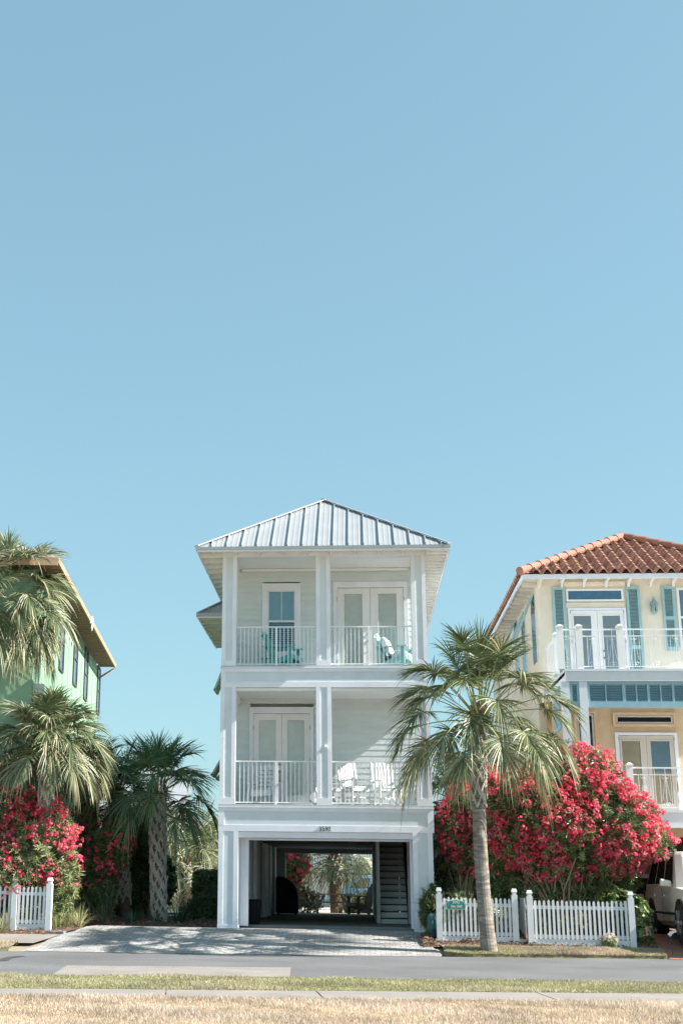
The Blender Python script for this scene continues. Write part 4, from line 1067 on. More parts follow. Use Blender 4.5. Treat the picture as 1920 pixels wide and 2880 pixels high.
mulch('mulch', [(-9, 34.6, 40), (-6.6, 34.45, 40), (-5, 34.35, 41), (-3.6, 34.3, 41)], .12, 3, (.24, .16, .11), 3600)

# grass blades
def blades(name, pts, hs, cols, width=.006, seed=0, lean=.5):
    """pts (N,3)"""
    r_ = np.random.default_rng(seed); N = len(pts)
    h = r_.uniform(hs[0], hs[1], N); q = r_.uniform(0, 2*np.pi, N); l = r_.uniform(0, lean, N)*h; q2 = r_.uniform(0, 2*np.pi, N)
    w_ = np.stack([np.cos(q), np.sin(q), np.zeros(N)], 1)*width; d = np.stack([np.cos(q2)*l, np.sin(q2)*l, h], 1)
    V = np.concatenate([pts-w_, pts+w_, pts+d], 1).reshape(-1, 3); Fc = np.arange(3*N).reshape(N, 3)
    f_ = np.sin(pts[:, 0]*1.7+2*np.sin(pts[:, 1]*1.1))+np.sin(pts[:, 1]*2.9+pts[:, 0]*.8)+.8*np.sin(pts[:, 0]*6.1+pts[:, 1]*4.7)
    mi = np.clip(((f_+2.8)/5.6*len(cols)+r_.normal(0, 1.1, N)), 0, len(cols)-.01).astype(int)
    V = V.reshape(N, 3, 3); V[:, 2] += (V[:, 2]-pts)*(.22*f_)[:, None]; V = V.reshape(-1, 3)
    # broad patches of the third colour
    o = fast(name, V, Fc, cols, mi); tag(o, kind='stuff'); return o
def scatter(x0, x1, y0f, y1f, n, zf, seed):
    r_ = np.random.default_rng(seed); x = r_.uniform(x0, x1, n); t = r_.uniform(0, 1, n)
    xc = np.clip(x, -12, 12)
    a_ = np.array([y0f(v) for v in xc]); b_ = np.array([y1f(v) for v in xc]); y = a_+(b_-a_)*t
    z = np.array([zf(u_, v_) for u_, v_ in zip(x, y)]); return np.stack([x, y, z], 1)
def G_(n, c, **k): return mat(n, c, .75, .18, .9, trans=.25, spec=.25, **k)
dry = [G_('blade_dry1', (.60, .47, .37)), G_('blade_dry2', (.50, .39, .31)), G_('blade_dry3', (.47, .40, .29)), G_('blade_dry4', (.66, .55, .47))]
grn = [G_('blade_grn1', (.38, .37, .19)), G_('blade_grn2', (.30, .31, .15)), G_('blade_grn3', (.46, .40, .25)), G_('blade_grn4', (.44, .38, .27))]
P1 = scatter(-7, 7, lambda x: 14.2, lambda x: sw_near(x)-.22, 150000, lambda x, y: .025, 11)
blades('dry_grass', P1, (.02, .06), dry, .006, 12, .9)
P2 = scatter(-9, 9, lambda x: sw_far(x)+.10, lambda x: nearR(x)-.35-.12*math.sin(x*2.3), 90000, lambda x, y: .018, 13)
blades('verge_grass', P2, (.015, .045), grn, .007, 14, .8)
P3 = scatter(1.9, 6.7, VG0, lambda x: 32.1+.06*(x-1.8), 26000, lambda x, y: gz(x, y)+.065, 15)
blades('strip_grass', P3, (.02, .06), [grn[0], grn[2], grn[3], dry[1]], .008, 16, .8)
P4 = scatter(-14, -7.75, lambda x: farR(x), lambda x: farR(x)+.85, 9000, lambda x, y: gz(x, y)+.065, 17)
blades('strip_grass', P4, (.02, .06), [grn[2], dry[1], dry[0], grn[3]], .008, 18, .8)

# ================================================================ PICKET FENCES
FW = mat('fence_white', (.74, .75, .77), .5, .04, 3, bump=.05)
def fence(label, x0, x1, y0, y1, pitch, group, lastpost=True, firstpost=True, ph=1.24, tops=1.02, zoff=0., n=None):
    zg = gz((x0+x1)/2, (y0+y1)/2)+zoff
    t = thing('picket_fence', label, 'fence', ((x0+x1)/2, (y0+y1)/2, zg), group)
    def yy(x): return y0+(y1-y0)*(x-x0)/(x1-x0)
    def post(x):
        a = M(); y = yy(x); w_ = .068; a.box(x-w_, x+w_, y-w_, y+w_, zg-.1, zg+ph-.14)
        a.box(x-.045, x+.045, y-.045, y+.045, zg+ph-.139, zg+ph-.10)
        z0 = zg+ph-.099
        a.hexa([(x-.05, y-.05, z0), (x+.05, y-.05, z0), (x+.05, y+.05, z0), (x-.05, y+.05, z0), (x-.068, y-.068, z0+.03), (x+.068, y-.068, z0+.03), (x+.068, y+.068, z0+.03), (x-.068, y+.068, z0+.03)])
        a.hexa([(x-.067, y-.067, z0+.031), (x+.067, y-.067, z0+.031), (x+.067, y+.067, z0+.031), (x-.067, y+.067, z0+.031), (x-.045, y-.045, z0+.10), (x+.045, y-.045, z0+.10), (x+.045, y+.045, z0+.10), (x-.045, y+.045, z0+.10)])
        a.ob('post', FW, t)
    if firstpost: post(x0)
    if lastpost: post(x1)
    n = n or max(1, int(round((x1-x0-.2)/pitch)))
    for k in range(n):
        x = x0+.12+(x1-x0-.24)*(k/(n-1) if n > 1 else .5)+random.uniform(-.003, .003); y = yy(x); a = M(); dz = random.uniform(-.012, .012); tl = random.uniform(-.006, .006)
        a.prism([(x-.027, zg+.16), (x+.027, zg+.16), (x+.027, zg+tops-.035+dz), (x+.012+tl, zg+tops+dz), (x-.012+tl, zg+tops+dz), (x-.027, zg+tops-.035+dz)], 'y', y-.035, y-.015)
        a.ob('picket', FW, t)
    a = M(); a.bar((x0+.06, yy(x0+.06)+.012, zg+.86), (x1-.06, yy(x1-.06)+.012, zg+.86), .05, .08); a.ob('rail', FW, t)
    a = M(); a.bar((x0+.06, yy(x0+.06)+.014, zg+.22), (x1-.06, yy(x1-.06)+.014, zg+.22), .05, .08); a.ob('rail', FW, t)
    a = M(); a.bar((x0+.067, yy(x0+.06), zg+.06), (x1-.067, yy(x1-.06), zg+.06), .05, .20); a.ob('kickboard', FW, t)
    return t
grp = 'white picket fence sections along the front gardens'
fence('white picket fence section left of the oleander trunk palm, with the green plaque', 1.84, 3.57, 32.8, 32.8, .105, grp, n=16)
fence('longest white picket fence section in front of the big red oleander', 3.91, 6.19, 32.75, 32.75, .105, grp, n=21)
fence('white picket fence section with two posts at the edge of the paved driveway', -8.27, -7.42, 32.8, 32.8, .105, grp, n=7)
fence('white picket fence section leading out of the left edge of the photo', -10.4, -8.27, 32.85, 32.8, .12, grp, lastpost=False, n=17)
# return panel between the two right sections
zg = gz(3.85, 33.4)
t = thing('gate_panel', 'solid white board panel set back between the two right picket fence sections', 'fence panel', (3.85, 33.4, zg))
a = M()
for k in range(8): a.box(3.82, 3.84, 33.0+k*.15, 33.14+k*.15, zg, zg+.95)
a.ob('boards', FW, t)
M().box(3.845, 3.885, 32.95, 34.3, zg+.7, zg+.78).ob('rail', FW, t)
a = M(); a.box(3.6, 3.84, 32.84, 32.88, zg-.12, zg+.03); a.ob('step', FW, t)
# rear picket fence in the far left gap and behind the front fence
fence('short rear picket fence glimpsed far behind the rough palm trunk', *(lambda p, q: (p[0], q[0], 55, 55))(U(465, 2520, Y=55), U(505, 2520, Y=55)), .1, 'rear white picket fences', n=6, ph=1.5, tops=1.3)
fence('white picket fence behind the left oleander, glimpsed between leaves', -7.6, -6.9, 37.0, 37.0, .1, 'rear white picket fences', n=5)
fence('inner picket fence with ball-topped posts behind the front right fence', 2.85, 3.95, 35.6, 35.6, .1, 'rear white picket fences', n=9, ph=1.2)
# plaque
sx0, _, sz1 = U(1254, 2533, Y=32.74); sx1, _, sz0 = U(1309, 2558, Y=32.74)
t = thing('name_plaque', 'small teal name plaque with white border on the picket fence reading 3592 Sea Salt', 'sign', ((sx0+sx1)/2, 32.75, sz0))
cx = (sx0+sx1)/2; hw = (sx1-sx0)/2
def plq(e, h): return [(cx-hw-e, sz0-e), (cx+hw+e, sz0-e), (cx+hw+e, sz1-.06+e), (cx+hw-.03, sz1-.06+e), (cx+hw-.05, sz1-.02+e), (cx+.10, sz1+e), (cx, sz1+.015+e), (cx-.10, sz1+e), (cx-hw+.05, sz1-.02+e), (cx-hw+.03, sz1-.06+e), (cx-hw-e, sz1-.06+e)]
M().prism(plq(.012, 0), 'y', 32.735, 32.76).ob('border', FW, t)
M().prism(plq(-.006, 0), 'y', 32.728, 32.7345).ob('board', mat('plaque_teal', (.04, .27, .22), .5, .05), t)
WT = mat('lettering', (.8, .8, .78), .5, .02)
text_mesh('3592', .085, 'number', WT, t, (cx, 32.725, sz1-.045), extrude=.002, bold=.001)
text_mesh('Sea Salt', .085, 'name', WT, t, (cx, 32.725, sz0+.06), shear=.3, extrude=.002, bold=.001)

# utility pedestal by the fence
p = U(1214, 2632, Y=33.0)
t = thing('utility_pedestal', 'dark green rounded utility pedestal by the fence post at the driveway edge', 'utility box', (p[0], 33.0, p[2]-.1))
a = M(); a.tube([(p[0], 33, p[2]-.1), (p[0], 33, p[2]+.38), (p[0], 33, p[2]+.46), (p[0], 33, p[2]+.49)], [.10, .105, .085, .03], 14); a.ob('cover', mat('utility_green', (.03, .11, .11), .5, .1), t, smooth=True)
a = M(); a.box(p[0]+.10, p[0]+.13, 32.9, 32.92, p[2]-.1, p[2]+.5); a.ob('marker_stake', mat('stake', (.45, .6, .7), .5, .05), t)
# ground box by the left fence
p = U(155, 2630, z=gz(-7.1, 32.6))
t = tag(M().box(-7.32, -6.98, 32.55, 32.85, .2, .36).ob('valve_box', mat('valve_grey', (.20, .23, .24), .7, .1), bevel=.01), 'low grey utility box lid in the straw beside the left fence post', 'utility box')
# marking tape
t = thing('marking_ribbon', 'pink and orange survey ribbons tied to the leftmost fence post', 'ribbon', (-8.3, 32.7, .3))
PK = mat('pink_tape', (.75, .30, .30), .5, .05, trans=.3); OR = mat('orange_tape', (.80, .14, .08), .5, .05)
def ribbon(pts, w_, m):
    a = M(); q = [Vector(U(x, y, Y=32.68)) for x, y in pts]
    for k in range(len(q)-1):
        t_ = (q[k+1]-q[k]).normalized(); n_ = Vector((-t_.z, 0, t_.x))*w_/2
        a.quad(q[k]-n_, q[k+1]-n_+Vector((0, .02*(k % 2), 0)), q[k+1]+n_, q[k]+n_)
    a.ob('ribbon', m, t)
ribbon([(-2, 2538), (12, 2520), (28, 2506), (37, 2498), (40, 2506), (46, 2514), (54, 2514)], .045, PK)
ribbon([(18, 2568), (19, 2590), (12, 2608)], .05, mat('orange_pale', (.78, .42, .28), .5, .05)); ribbon([(8, 2610), (12, 2625), (11, 2642)], .03, OR); ribbon([(13, 2622), (19, 2632), (25, 2642)], .03, OR)
ribbon([(37, 2458), (42, 2466), (47, 2474)], .015, mat('yellow_tape', (.8, .6, .1), .5, .05))
# little white flag
p = U(1890, 2672, Y=32.0); q = U(1884, 2630, Y=32.0)
t = thing('marker_flag', 'small white flag on a bent wire in the grass by the red driveway', 'flag', (p[0], 32.0, p[2]))
a = M(); a.tube([(p[0], 32, gz(p[0], 32)), ((p[0]+q[0])/2, 32, (p[2]+q[2])/2), (q[0], 32, q[2]+.02)], .005, 5); a.ob('wire', DARK, t)
a = M(); f1_ = [U(1876, 2628, Y=32), U(1890, 2618, Y=31.97), U(1901, 2618, Y=32.02), U(1902, 2622, Y=32), U(1893, 2626, Y=31.96), U(1884, 2636, Y=32)]
a.poly(f1_); a.ob('flag', mat('flag_white', (.70, .76, .84), .5, .03), t)

# ================================================================ VEHICLES
def car(name, label, cat, loc, rz, L_, W_, Hh, col, suv=True, group=None):
    """local: nose towards -Y, origin at ground centre"""
    t = thing(name, label, cat, loc, group); t.rotation_euler = (0, 0, rz)
    CM = mat('paint_'+name, col, .22, .02, 2, spec=.6); TRM = mat('car_black', (.02, .02, .022), .4, .1)
    GL = mat('car_glass', (.012, .014, .016), .06, .1, spec=.8)
    hl = L_/2; wb = L_*.29 if suv else L_*.295; fy, ry = -wb, wb*1.0
    # stations along y: (y, zbottom, zbelt, halfwidth)
    st = [(-hl, .42, .80, .72), (-hl+.10, .34, .93, .84), (-hl+.35, .30, 1.03, .93), (-hl+.8, .30, 1.09, .97), (fy+.55, .30, 1.14, 1), (0, .30, 1.17, 1), (ry-.3, .30, 1.17, 1), (ry+.5, .32, 1.17, .99), (hl-.15, .36, 1.15, .95), (hl, .46, 1.08, .88)]
    sc = Hh/1.92
    a = M(); rings = []
    for y, zb, zt, hw in st:
        hw *= W_/2; zb *= sc if suv else 1; zt *= sc
        ring = [(-hw*.86, zb), (-hw*.985, zb+.12), (-hw, zb+.30), (-hw*1.0, zt-.22), (-hw*.965, zt-.02), (-hw*.90, zt+.0), (hw*.90, zt), (hw*.965, zt-.02), (hw, zt-.22), (hw, zb+.30), (hw*.985, zb+.12), (hw*.86, zb)]
        rings.append([(x, y, z) for x, z in ring])
    nr = 12
    for r in rings: a.v += r
    for k in range(len(rings)-1):
        for j in range(nr):
            i0 = k*nr+j; i1 = k*nr+(j+1) % nr; a.f.append((i0, i1, i1+nr, i0+nr)); a.m.append(0)
    a.f.append(tuple(range(nr))); a.m.append(0); a.f.append(tuple(range((len(rings)-1)*nr, len(rings)*nr))[::-1]); a.m.append(0)
    body = a.ob('body', CM); body.parent = t
    for p_ in body.data.polygons: p_.use_smooth = True
    sb = body.modifiers.new('edge', 'EDGE_SPLIT'); sb.split_angle = R(32)
    # cabin
    zb = 1.15*sc; zt = Hh-.02
    if suv: base = (-hl*.44, hl-.12); top = (-hl*.16, hl-.48)
    else: base = (-hl*.42, hl*.72); top = (-hl*.06, hl*.38)
    wbm = W_/2*.93; wt = W_/2*.76
    a = M(); 
    def cab(z_t, inset):
        f = (z_t-zb)/(zt-zb); return base[0]+(top[0]-base[0])*f, base[1]+(top[1]-base[1])*f, wbm+(wt-wbm)*f
    lv = [zb-.02, zb+.2, zb+(zt-zb)*.6, zt-.08, zt-.02, zt]
    rs = []
    for i_, z in enumerate(lv):
        y0_, y1_, w_ = cab(min(z, zt-.05), 0); 
        if i_ == 5: y0_ += .12; y1_ -= .12; w_ -= .12
        if i_ == 4: y0_ += .03; y1_ -= .03; w_ -= .03
        rs.append([(-w_, y0_+.12, z), (-w_*.82, y0_-.02, z), (w_*.82, y0_-.02, z), (w_, y0_+.12, z), (w_, y1_-.1, z), (w_*.85, y1_, z), (-w_*.85, y1_, z), (-w_, y1_-.1, z)])
    for r in rs: a.v += r
    for k in range(len(rs)-1):
        for j in range(8): i0 = k*8+j; i1 = k*8+(j+1) % 8; a.f.append((i0, i1, i1+8, i0+8)); a.m.append(0)
    a.f.append(tuple(range((len(rs)-1)*8, len(rs)*8))); a.m.append(0)
    cb = a.ob('cabin', CM); cb.parent = t
    # glazing, proud of the cabin
    def side(sx, ya0, ya1, yb0, yb1, z0, z1, name):
        def wx(z): return cab(z, 0)[2]+.006
        a = M(); e = .05
        pts = [(ya0, z0), (ya1, z0), (yb1, z1), (yb0, z1)]
        a.poly([(sx*wx(z), y, z) for y, z in pts]); o = a.ob(name, GL); o.parent = t; return o
    z0_, z1_ = zb+.05, zt-.12
    c0 = cab(z0_, 0); cT = cab(z1_, 0)
    n = 3 if suv else 2
    F0, F1 = c0[0]+.42, c0[1]-.16; T0, T1 = cT[0]+.20, cT[1]-.16
    for sx in (-1, 1):
        for k in range(n):
            g_ = .05; s0 = k/n; s1 = (k+1)/n
            side(sx, F0+(F1-F0)*s0+g_, F0+(F1-F0)*s1-g_, T0+(T1-T0)*s0+g_*(1.0), T0+(T1-T0)*s1-g_, z0_, z1_, 'side_window')
        # doors: seams and handles, mouldings
        for k in range(2):
            y_ = F0+(F1-F0)*(k+.9)/n
            a = M(); a.box(sx*W_/2*.995, sx*(W_/2+.03), y_-.20, y_-.06, .93*sc, .96*sc); a.ob('door_handle', mat('chrome', (.6, .6, .6), .15, .03, metal=1)).parent = t
            a = M(); a.box(sx*(W_/2-.005), sx*(W_/2+.003), y_+.02, y_+.03, .42*sc, 1.10*sc); a.ob('door_seam', TRM).parent = t
        a = M(); a.box(sx*(W_/2-.01), sx*(W_/2+.012), fy+.5, ry-.48, .55*sc, .60*sc); a.ob('side_moulding', mat('chrome', (.6, .6, .6), .15)).parent = t
        a = M(); yv = F0+.02; a.hexa([(sx*W_/2*.95, yv-.02, zb-.02), (sx*(W_/2+.22), yv-.03, zb-.0), (sx*(W_/2+.22), yv+.10, zb-.0), (sx*W_/2*.95, yv+.08, zb-.02), (sx*W_/2*.95, yv-.02, zb+.12), (sx*(W_/2+.20), yv-.03, zb+.17), (sx*(W_/2+.20), yv+.09, zb+.17), (sx*W_/2*.95, yv+.08, zb+.12)])
        o = a.ob('mirror', CM, bevel=.03); o.parent = t
        if suv:
            a = M(); a.bar((sx*wt*.92, top[0]+.35, zt+.035), (sx*wt*.92, top[1]-.1, zt+.035), .035, .035); a.box(sx*wt*.92-.03, sx*wt*.92+.03, top[0]+.25, top[0]+.5, zt-.01, zt+.06); a.ob('roof_rail', mat('chrome', (.6, .6, .6), .15)).parent = t
        # wheels + arches
        for yw in (fy, ry):
            r_ = .40*sc if suv else .33
            a = M(); a.tube([(sx*(W_/2-.30), yw, r_+.02), (sx*(W_/2+.012), yw, r_+.02)], [r_+.075, r_+.075], 28); a.ob('wheel_arch', TRM).parent = t
            wh = thing('wheel', None, None, (sx*(W_/2-.1), yw, r_)); wh.parent = t
            a = M(); x0, x1 = sx*-.13, sx*.125; a.tube([(x0, 0, 0), (x0*.9, 0, 0), (x1*.86, 0, 0), (x1, 0, 0)], [r_*.94, r_, r_, r_*.93], 28); o = a.ob('tyre', mat('tyre', (.018, .018, .018), .8, .1)); o.parent = wh
            a = M(); a.tube([(x1*.98, 0, 0), (x1+sx*.008, 0, 0)], [r_*.70, r_*.68], 24, m=1)
            for k in range(6):
                q = k*math.pi/3; a.bar((x1+sx*.022, 0, 0), (x1+sx*.018, math.cos(q)*r_*.66, math.sin(q)*r_*.66), .09, .03, up=(1, 0, 0))
            a.tube([(x1+sx*.005, 0, 0), (x1+sx*.045, 0, 0)], [.09, .06], 12)
            o = a.ob('rim', [mat('alloy', (.55, .55, .55), .3, .05, metal=.8), TRM]); o.parent = wh
        a = M(); a.box(sx*W_/2*.55, sx*W_/2*.90, -hl-.012, -hl+.25, .68*sc, .86*sc); a.ob('headlight', mat('lamp_glass', (.6, .65, .68), .1, .05)).parent = t
        a = M(); a.box(sx*W_/2*.80, sx*W_/2*.955, hl-.14, hl+.01, .80*sc, 1.06*sc); a.ob('tail_light', mat('tail_red', (.35, .02, .02), .25, .05)).parent = t
    # wind and rear screens
    def screen(yb, yt, zb_, zt_, ww, name, s):
        a = M(); w0 = cab(zb_, 0)[2]*.80; w1 = cab(zt_, 0)[2]*.80; a.poly([(-w0, yb+s*.026, zb_), (w0, yb+s*.026, zb_), (w1, yt+s*.026, zt_), (-w1, yt+s*.026, zt_)]); a.ob(name, GL).parent = t
    screen(cab(z0_, 0)[0], cab(z1_, 0)[0], z0_, z1_, 0, 'windscreen', -1); screen(cab(z0_, 0)[1], cab(z1_, 0)[1], z0_, z1_, 0, 'rear_window', 1)
    a = M(); a.box(-W_*.28, W_*.28, -hl-.02, -hl+.06, .52*sc, .80*sc); a.ob('grille', TRM).parent = t
    a = M(); a.box(-W_*.42, W_*.42, -hl+.1, hl-.1, .25, .36); a.ob('underside', TRM).parent = t
    a = M(); a.box(-.26, .26, hl+.0, hl+.015, .62*sc, .76*sc); a.ob('number_plate', TRIM).parent = t
    return t
car('suv', 'cream white sport utility vehicle on the red driveway at the right edge', 'car', (8.30, 34.3, .36), 0, 5.2, 2.04, 2.06, (.80, .74, .64), True)
car('parked_sedan', 'silver sedan parked in the dark garage behind the cream vehicle', 'car', (8.05, 40.1, .45), R(180), 4.6, 1.8, 1.5, (.45, .47, .5), False)
car('parked_car', 'blue car parked beyond the sandy yard seen through the carport', 'car', (.9, 60.5, .45), R(90), 4.5, 1.8, 1.5, (.08, .25, .5), False)

# fallen petals and straw on the pavers
r_ = np.random.default_rng(5); V = []; Fc = []; MI = []
for k in range(420):
    if k % 3 == 0: x = r_.uniform(-7.2, -5.5); y = r_.uniform(32.4, 34.2)
    elif k % 3 == 1: x = 1.5-abs(r_.normal(0, .7)); y = r_.uniform(31.3, 33.8)
    else: x = r_.uniform(-6.5, 1.3); y = 34.25-abs(r_.normal(0, .5)) if r_.random() < .6 else r_.uniform(31.2, 31.6)
    z = gz(x, y)+.012; q = r_.uniform(0, 6.28); a_ = r_.uniform(.012, .03); b_ = a_*r_.uniform(.25, .6); c, s_ = math.cos(q), math.sin(q); i = len(V)
    V += [(x+c*a_, y+s_*a_, z), (x-s_*b_, y+c*b_, z+.008), (x-c*a_, y-s_*a_, z), (x+s_*b_, y-c*b_, z+.004)]; Fc.append((i, i+1, i+2, i+3)); MI.append(int(r_.integers(0, 2)))
tag(fast('leaf_litter', V, Fc, [mat('litter_brown', (.20, .13, .08), .9, .2), mat('litter_pink', (.5, .15, .15), .8, .2)], MI), kind='stuff')
# ================================================================ PLANTS
def lm(n, c, rough=.42, tr=.18, spec=.5): return mat(n, c, rough, .14, 1.5, trans=tr, spec=spec)
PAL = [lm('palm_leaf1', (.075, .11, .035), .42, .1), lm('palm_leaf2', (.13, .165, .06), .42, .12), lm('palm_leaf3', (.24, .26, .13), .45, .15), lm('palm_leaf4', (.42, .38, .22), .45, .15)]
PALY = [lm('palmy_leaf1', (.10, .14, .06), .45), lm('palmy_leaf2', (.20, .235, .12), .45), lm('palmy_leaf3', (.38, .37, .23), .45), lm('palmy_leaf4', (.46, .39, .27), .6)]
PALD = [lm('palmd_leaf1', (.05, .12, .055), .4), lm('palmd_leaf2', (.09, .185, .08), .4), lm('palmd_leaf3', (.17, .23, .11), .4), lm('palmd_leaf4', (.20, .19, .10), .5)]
BARK = mat('palm_bark', (.275, .24, .20), .9, .3, 4, bump=1., bscale=22, stretch=(1, 1, 5), fine=.25)
BOOT = mat('palm_boot', (.50, .46, .41), .85, .18, 5, bump=.5, bscale=20, col2=(.62, .56, .49)); FIB = mat('palm_fibre', (.17, .115, .08), .95, .2, 8, bump=.8, bscale=30)
BOOTD = mat('palm_boot_brown', (.22, .15, .10), .9, .2, 5, bump=.5, bscale=20)

WF = .78
def frond(V, Fc, MI, org, az, el, pet, L, nl, r_, droop, spread, mixw, PF):
    d = np.array([math.cos(az)*math.cos(el), math.sin(az)*math.cos(el), math.sin(el)])
    up = np.array([0, 0, 1.])
    # petiole bends down
    pts = [np.array(org)]; dd = d.copy(); n = 6; sag = (.05+.05*droop)*(1.2-abs(math.sin(el)))
    for k in range(n):
        pts.append(pts[-1]+dd*pet/n); dd = dd+np.array([0, 0, -sag]); dd /= np.linalg.norm(dd)
    sd = np.cross(dd, up); 
    if np.linalg.norm(sd) < .15: sd = np.array([math.sin(az), -math.cos(az), 0])
    sd /= np.linalg.norm(sd)
    for k in range(n):
        w0 = .028*(1-.45*k/n); w1 = .028*(1-.45*(k+1)/n); i = len(V)
        for p, w in ((pts[k], w0), (pts[k+1], w1)):
            V += [p-sd*w, p+sd*w, p+np.array([0, 0, -w*1.1])]
        for j in range(3): Fc.append((i+j, i+(j+1) % 3, i+3+(j+1) % 3, i+3+j)); MI.append(4)
    # costa curving down
    tip = pts[-1]; cs = [tip]; cd = [dd.copy()]; Lc = L*.42
    for k in range(5):
        dd = dd+np.array([0, 0, -.13-.12*droop]); dd /= np.linalg.norm(dd); cs.append(cs[-1]+dd*Lc/5); cd.append(dd.copy())
    roll = r_.uniform(-.35, .35)
    sd = sd*math.cos(roll)+np.cross(cd[0], sd)*math.sin(roll)
    for j in range(nl):
        a = (-1+2*(j+.5)/nl)*spread; a += r_.uniform(-.03, .03)
        f = max(0, 1-abs(a)/1.35); fi = f*5; i0 = min(4, int(fi)); fr = fi-i0
        st = cs[i0]*(1-fr)+cs[i0+1]*fr; c = cd[i0]*(1-fr)+cd[i0+1]*fr
        nrm = np.cross(sd, c); nrm /= np.linalg.norm(nrm)
        if nrm[2] < 0: nrm = -nrm
        dr = math.cos(a)*c+math.sin(a)*sd+nrm*(.22*abs(math.sin(a))-.05); dr /= np.linalg.norm(dr)
        l = L*(.62+.38*math.cos(a*.7))*r_.uniform(.9, 1.08)
        wd = np.cross(dr, nrm); wd /= np.linalg.norm(wd)
        tilt = (.55 if j % 2 else -.55)+r_.uniform(-.2, .2); wd = wd*math.cos(tilt)+np.cross(dr, wd)*math.sin(tilt)
        g_ = droop*(.35+.65*r_.random())
        kink = r_.random() < .42
        mi = int(r_.choice(4, p=mixw)); i = len(V)
        for s, w in ((0, .010), (.35, .0185*WF), (.6, .016*WF), (.82, .009*WF), (1, .001)):
            dz = -g_*l*(max(0, s-.3)/.7)**1.6*(1.6 if kink else .7)
            p = st+dr*l*s*(1-.28*g_*s)+np.array([0, 0, dz]); V += [p-wd*w, p+wd*w]
        for k in range(4): Fc.append((i+2*k, i+2*k+1, i+2*k+3, i+2*k+2)); MI.append(mi)

def trunk_path(pts, n=40):
    P = np.array(pts); t = np.linspace(0, 1, len(P)); tt = np.linspace(0, 1, n)
    return [tuple(np.interp(q, t, P[:, k]) for k in range(3)) for q in tt]
def palm(name, label, base, top, r0, r1, crown_r, nleaf, seed, mats, mixw=(.3, .35, .22, .13), boots=(.6, 1.), droop=.55, nl=46, elr=(-38, 82), smooth_trunk=True, mid=None, bootm=None, group=None, skew=None, petf=.5, leafL=None, fib=.12):
    r_ = np.random.default_rng(seed); base = Vector(base); top = Vector(top)
    t = thing(name, label, 'palm tree', tuple(base), group)
    pts = [base, (base+top)/2+(Vector(mid) if mid else Vector((0, 0, 0))), top]
    path = []
    for k in range(44):
        q = k/43; p = (1-q)**2*pts[0]+2*q*(1-q)*(2*pts[1]-.5*(pts[0]+pts[2]))+q*q*pts[2]; path.append(p)
    Ht = (top-base).length
    a = M(); rad = []
    for k, p in enumerate(path):
        q = k/43; r = r0+(r1-r0)*q
        if smooth_trunk: r += .30*r0*math.exp(-q*Ht/.35)
        r *= 1+.025*math.sin(k*2.1+seed)+r_.uniform(-.012, .012); rad.append(r)
    a.tube(path, rad, 18, 0)
    # boots: leaf bases in a criss-cross lattice
    nb = int(Ht*(boots[1]-boots[0])/.17)*5 if boots[1] > boots[0] else 0
    for k in range(nb):
        q = boots[0]+(boots[1]-boots[0])*(k+r_.uniform(0, .6))/nb; i_ = q*43; p = path[min(42, int(i_))].lerp(path[min(43, int(i_)+1)], i_-int(i_)); rr = rad[min(43, int(i_))]
        az = k*2.39996+seed; rd = Vector((math.cos(az), math.sin(az), 0)); tg = Vector((-math.sin(az), math.cos(az), 0))
        out = r_.uniform(.025, .07)+.10*max(0, q-.93)/.07; hgt = r_.uniform(.32, .44)*(1.15 if q > .9 else 1)
        for s in (-1, 1):
            b0 = p+rd*(rr*.93)+tg*s*(.16)*(rr/.2)-Vector((0, 0, hgt*.5)); b1 = p+rd*(rr+out)-tg*s*.012+Vector((0, 0, hgt*.5))
            b1 += Vector((0, 0, .03))+rd*r_.uniform(0, .03)
            w_ = .024*(rr/.17); dpt = rd*.03
            up_ = (b1-b0).normalized(); sdv = up_.cross(rd).normalized()*w_
            a.hexa([b0-sdv-dpt, b0+sdv-dpt, b0+sdv+dpt*.3, b0-sdv+dpt*.3, b1-sdv*.6-dpt, b1+sdv*.6-dpt, b1+sdv*.6, b1-sdv*.6], 1)
    # fibre on top
    if fib:
        for k in range(50):
            az = r_.uniform(0, 6.28); q = r_.uniform(-.45, .25); p = top+Vector((0, 0, q)); rr = r1*(1.05-max(0, q)*1.5); rd = Vector((math.cos(az), math.sin(az), 0))
            b0 = p+rd*rr*.8; b1 = p+rd*(rr+r_.uniform(.02, fib))+Vector((0, 0, r_.uniform(.15, .4))); a.bar(b0, b1, .05, .02, 2)
    a.ob('trunk', [BARK if smooth_trunk else FIB, bootm or BOOT, FIB], t, smooth=False)
    V, Fc, MI = [], [], []
    o = np.array(top)+np.array([0, 0, .05])
    for k in range(nleaf):
        q = (k+.5)/nleaf; el = R(elr[1]+(elr[0]-elr[1])*q**.85)+r_.uniform(-.12, .12); az = k*2.39996+r_.uniform(-.25, .25)
        LL = (leafL or crown_r*.55)*r_.uniform(.88, 1.08); pe = crown_r*petf*r_.uniform(.8, 1.15)*(1 if q > .15 else .75)
        org = o+np.array([math.cos(az)*.10, math.sin(az)*.10, .25*(1-q)-.15])
        w_ = np.array(mixw, dtype=float)
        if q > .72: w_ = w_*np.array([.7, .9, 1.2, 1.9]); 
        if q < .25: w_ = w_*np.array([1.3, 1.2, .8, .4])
        w_ /= w_.sum()
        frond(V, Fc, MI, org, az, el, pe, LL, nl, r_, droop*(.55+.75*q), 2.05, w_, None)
    fast('crown', V, Fc, mats+[mat('petiole', (.24, .27, .10), .5, .1)], MI, t)
    return t
def UB(px, py, Y): return U(px, py, Y=Y)
def gb(px, py, Y): p = U(px, py, Y=Y); return (p[0], Y, gz(p[0], Y)-.03)
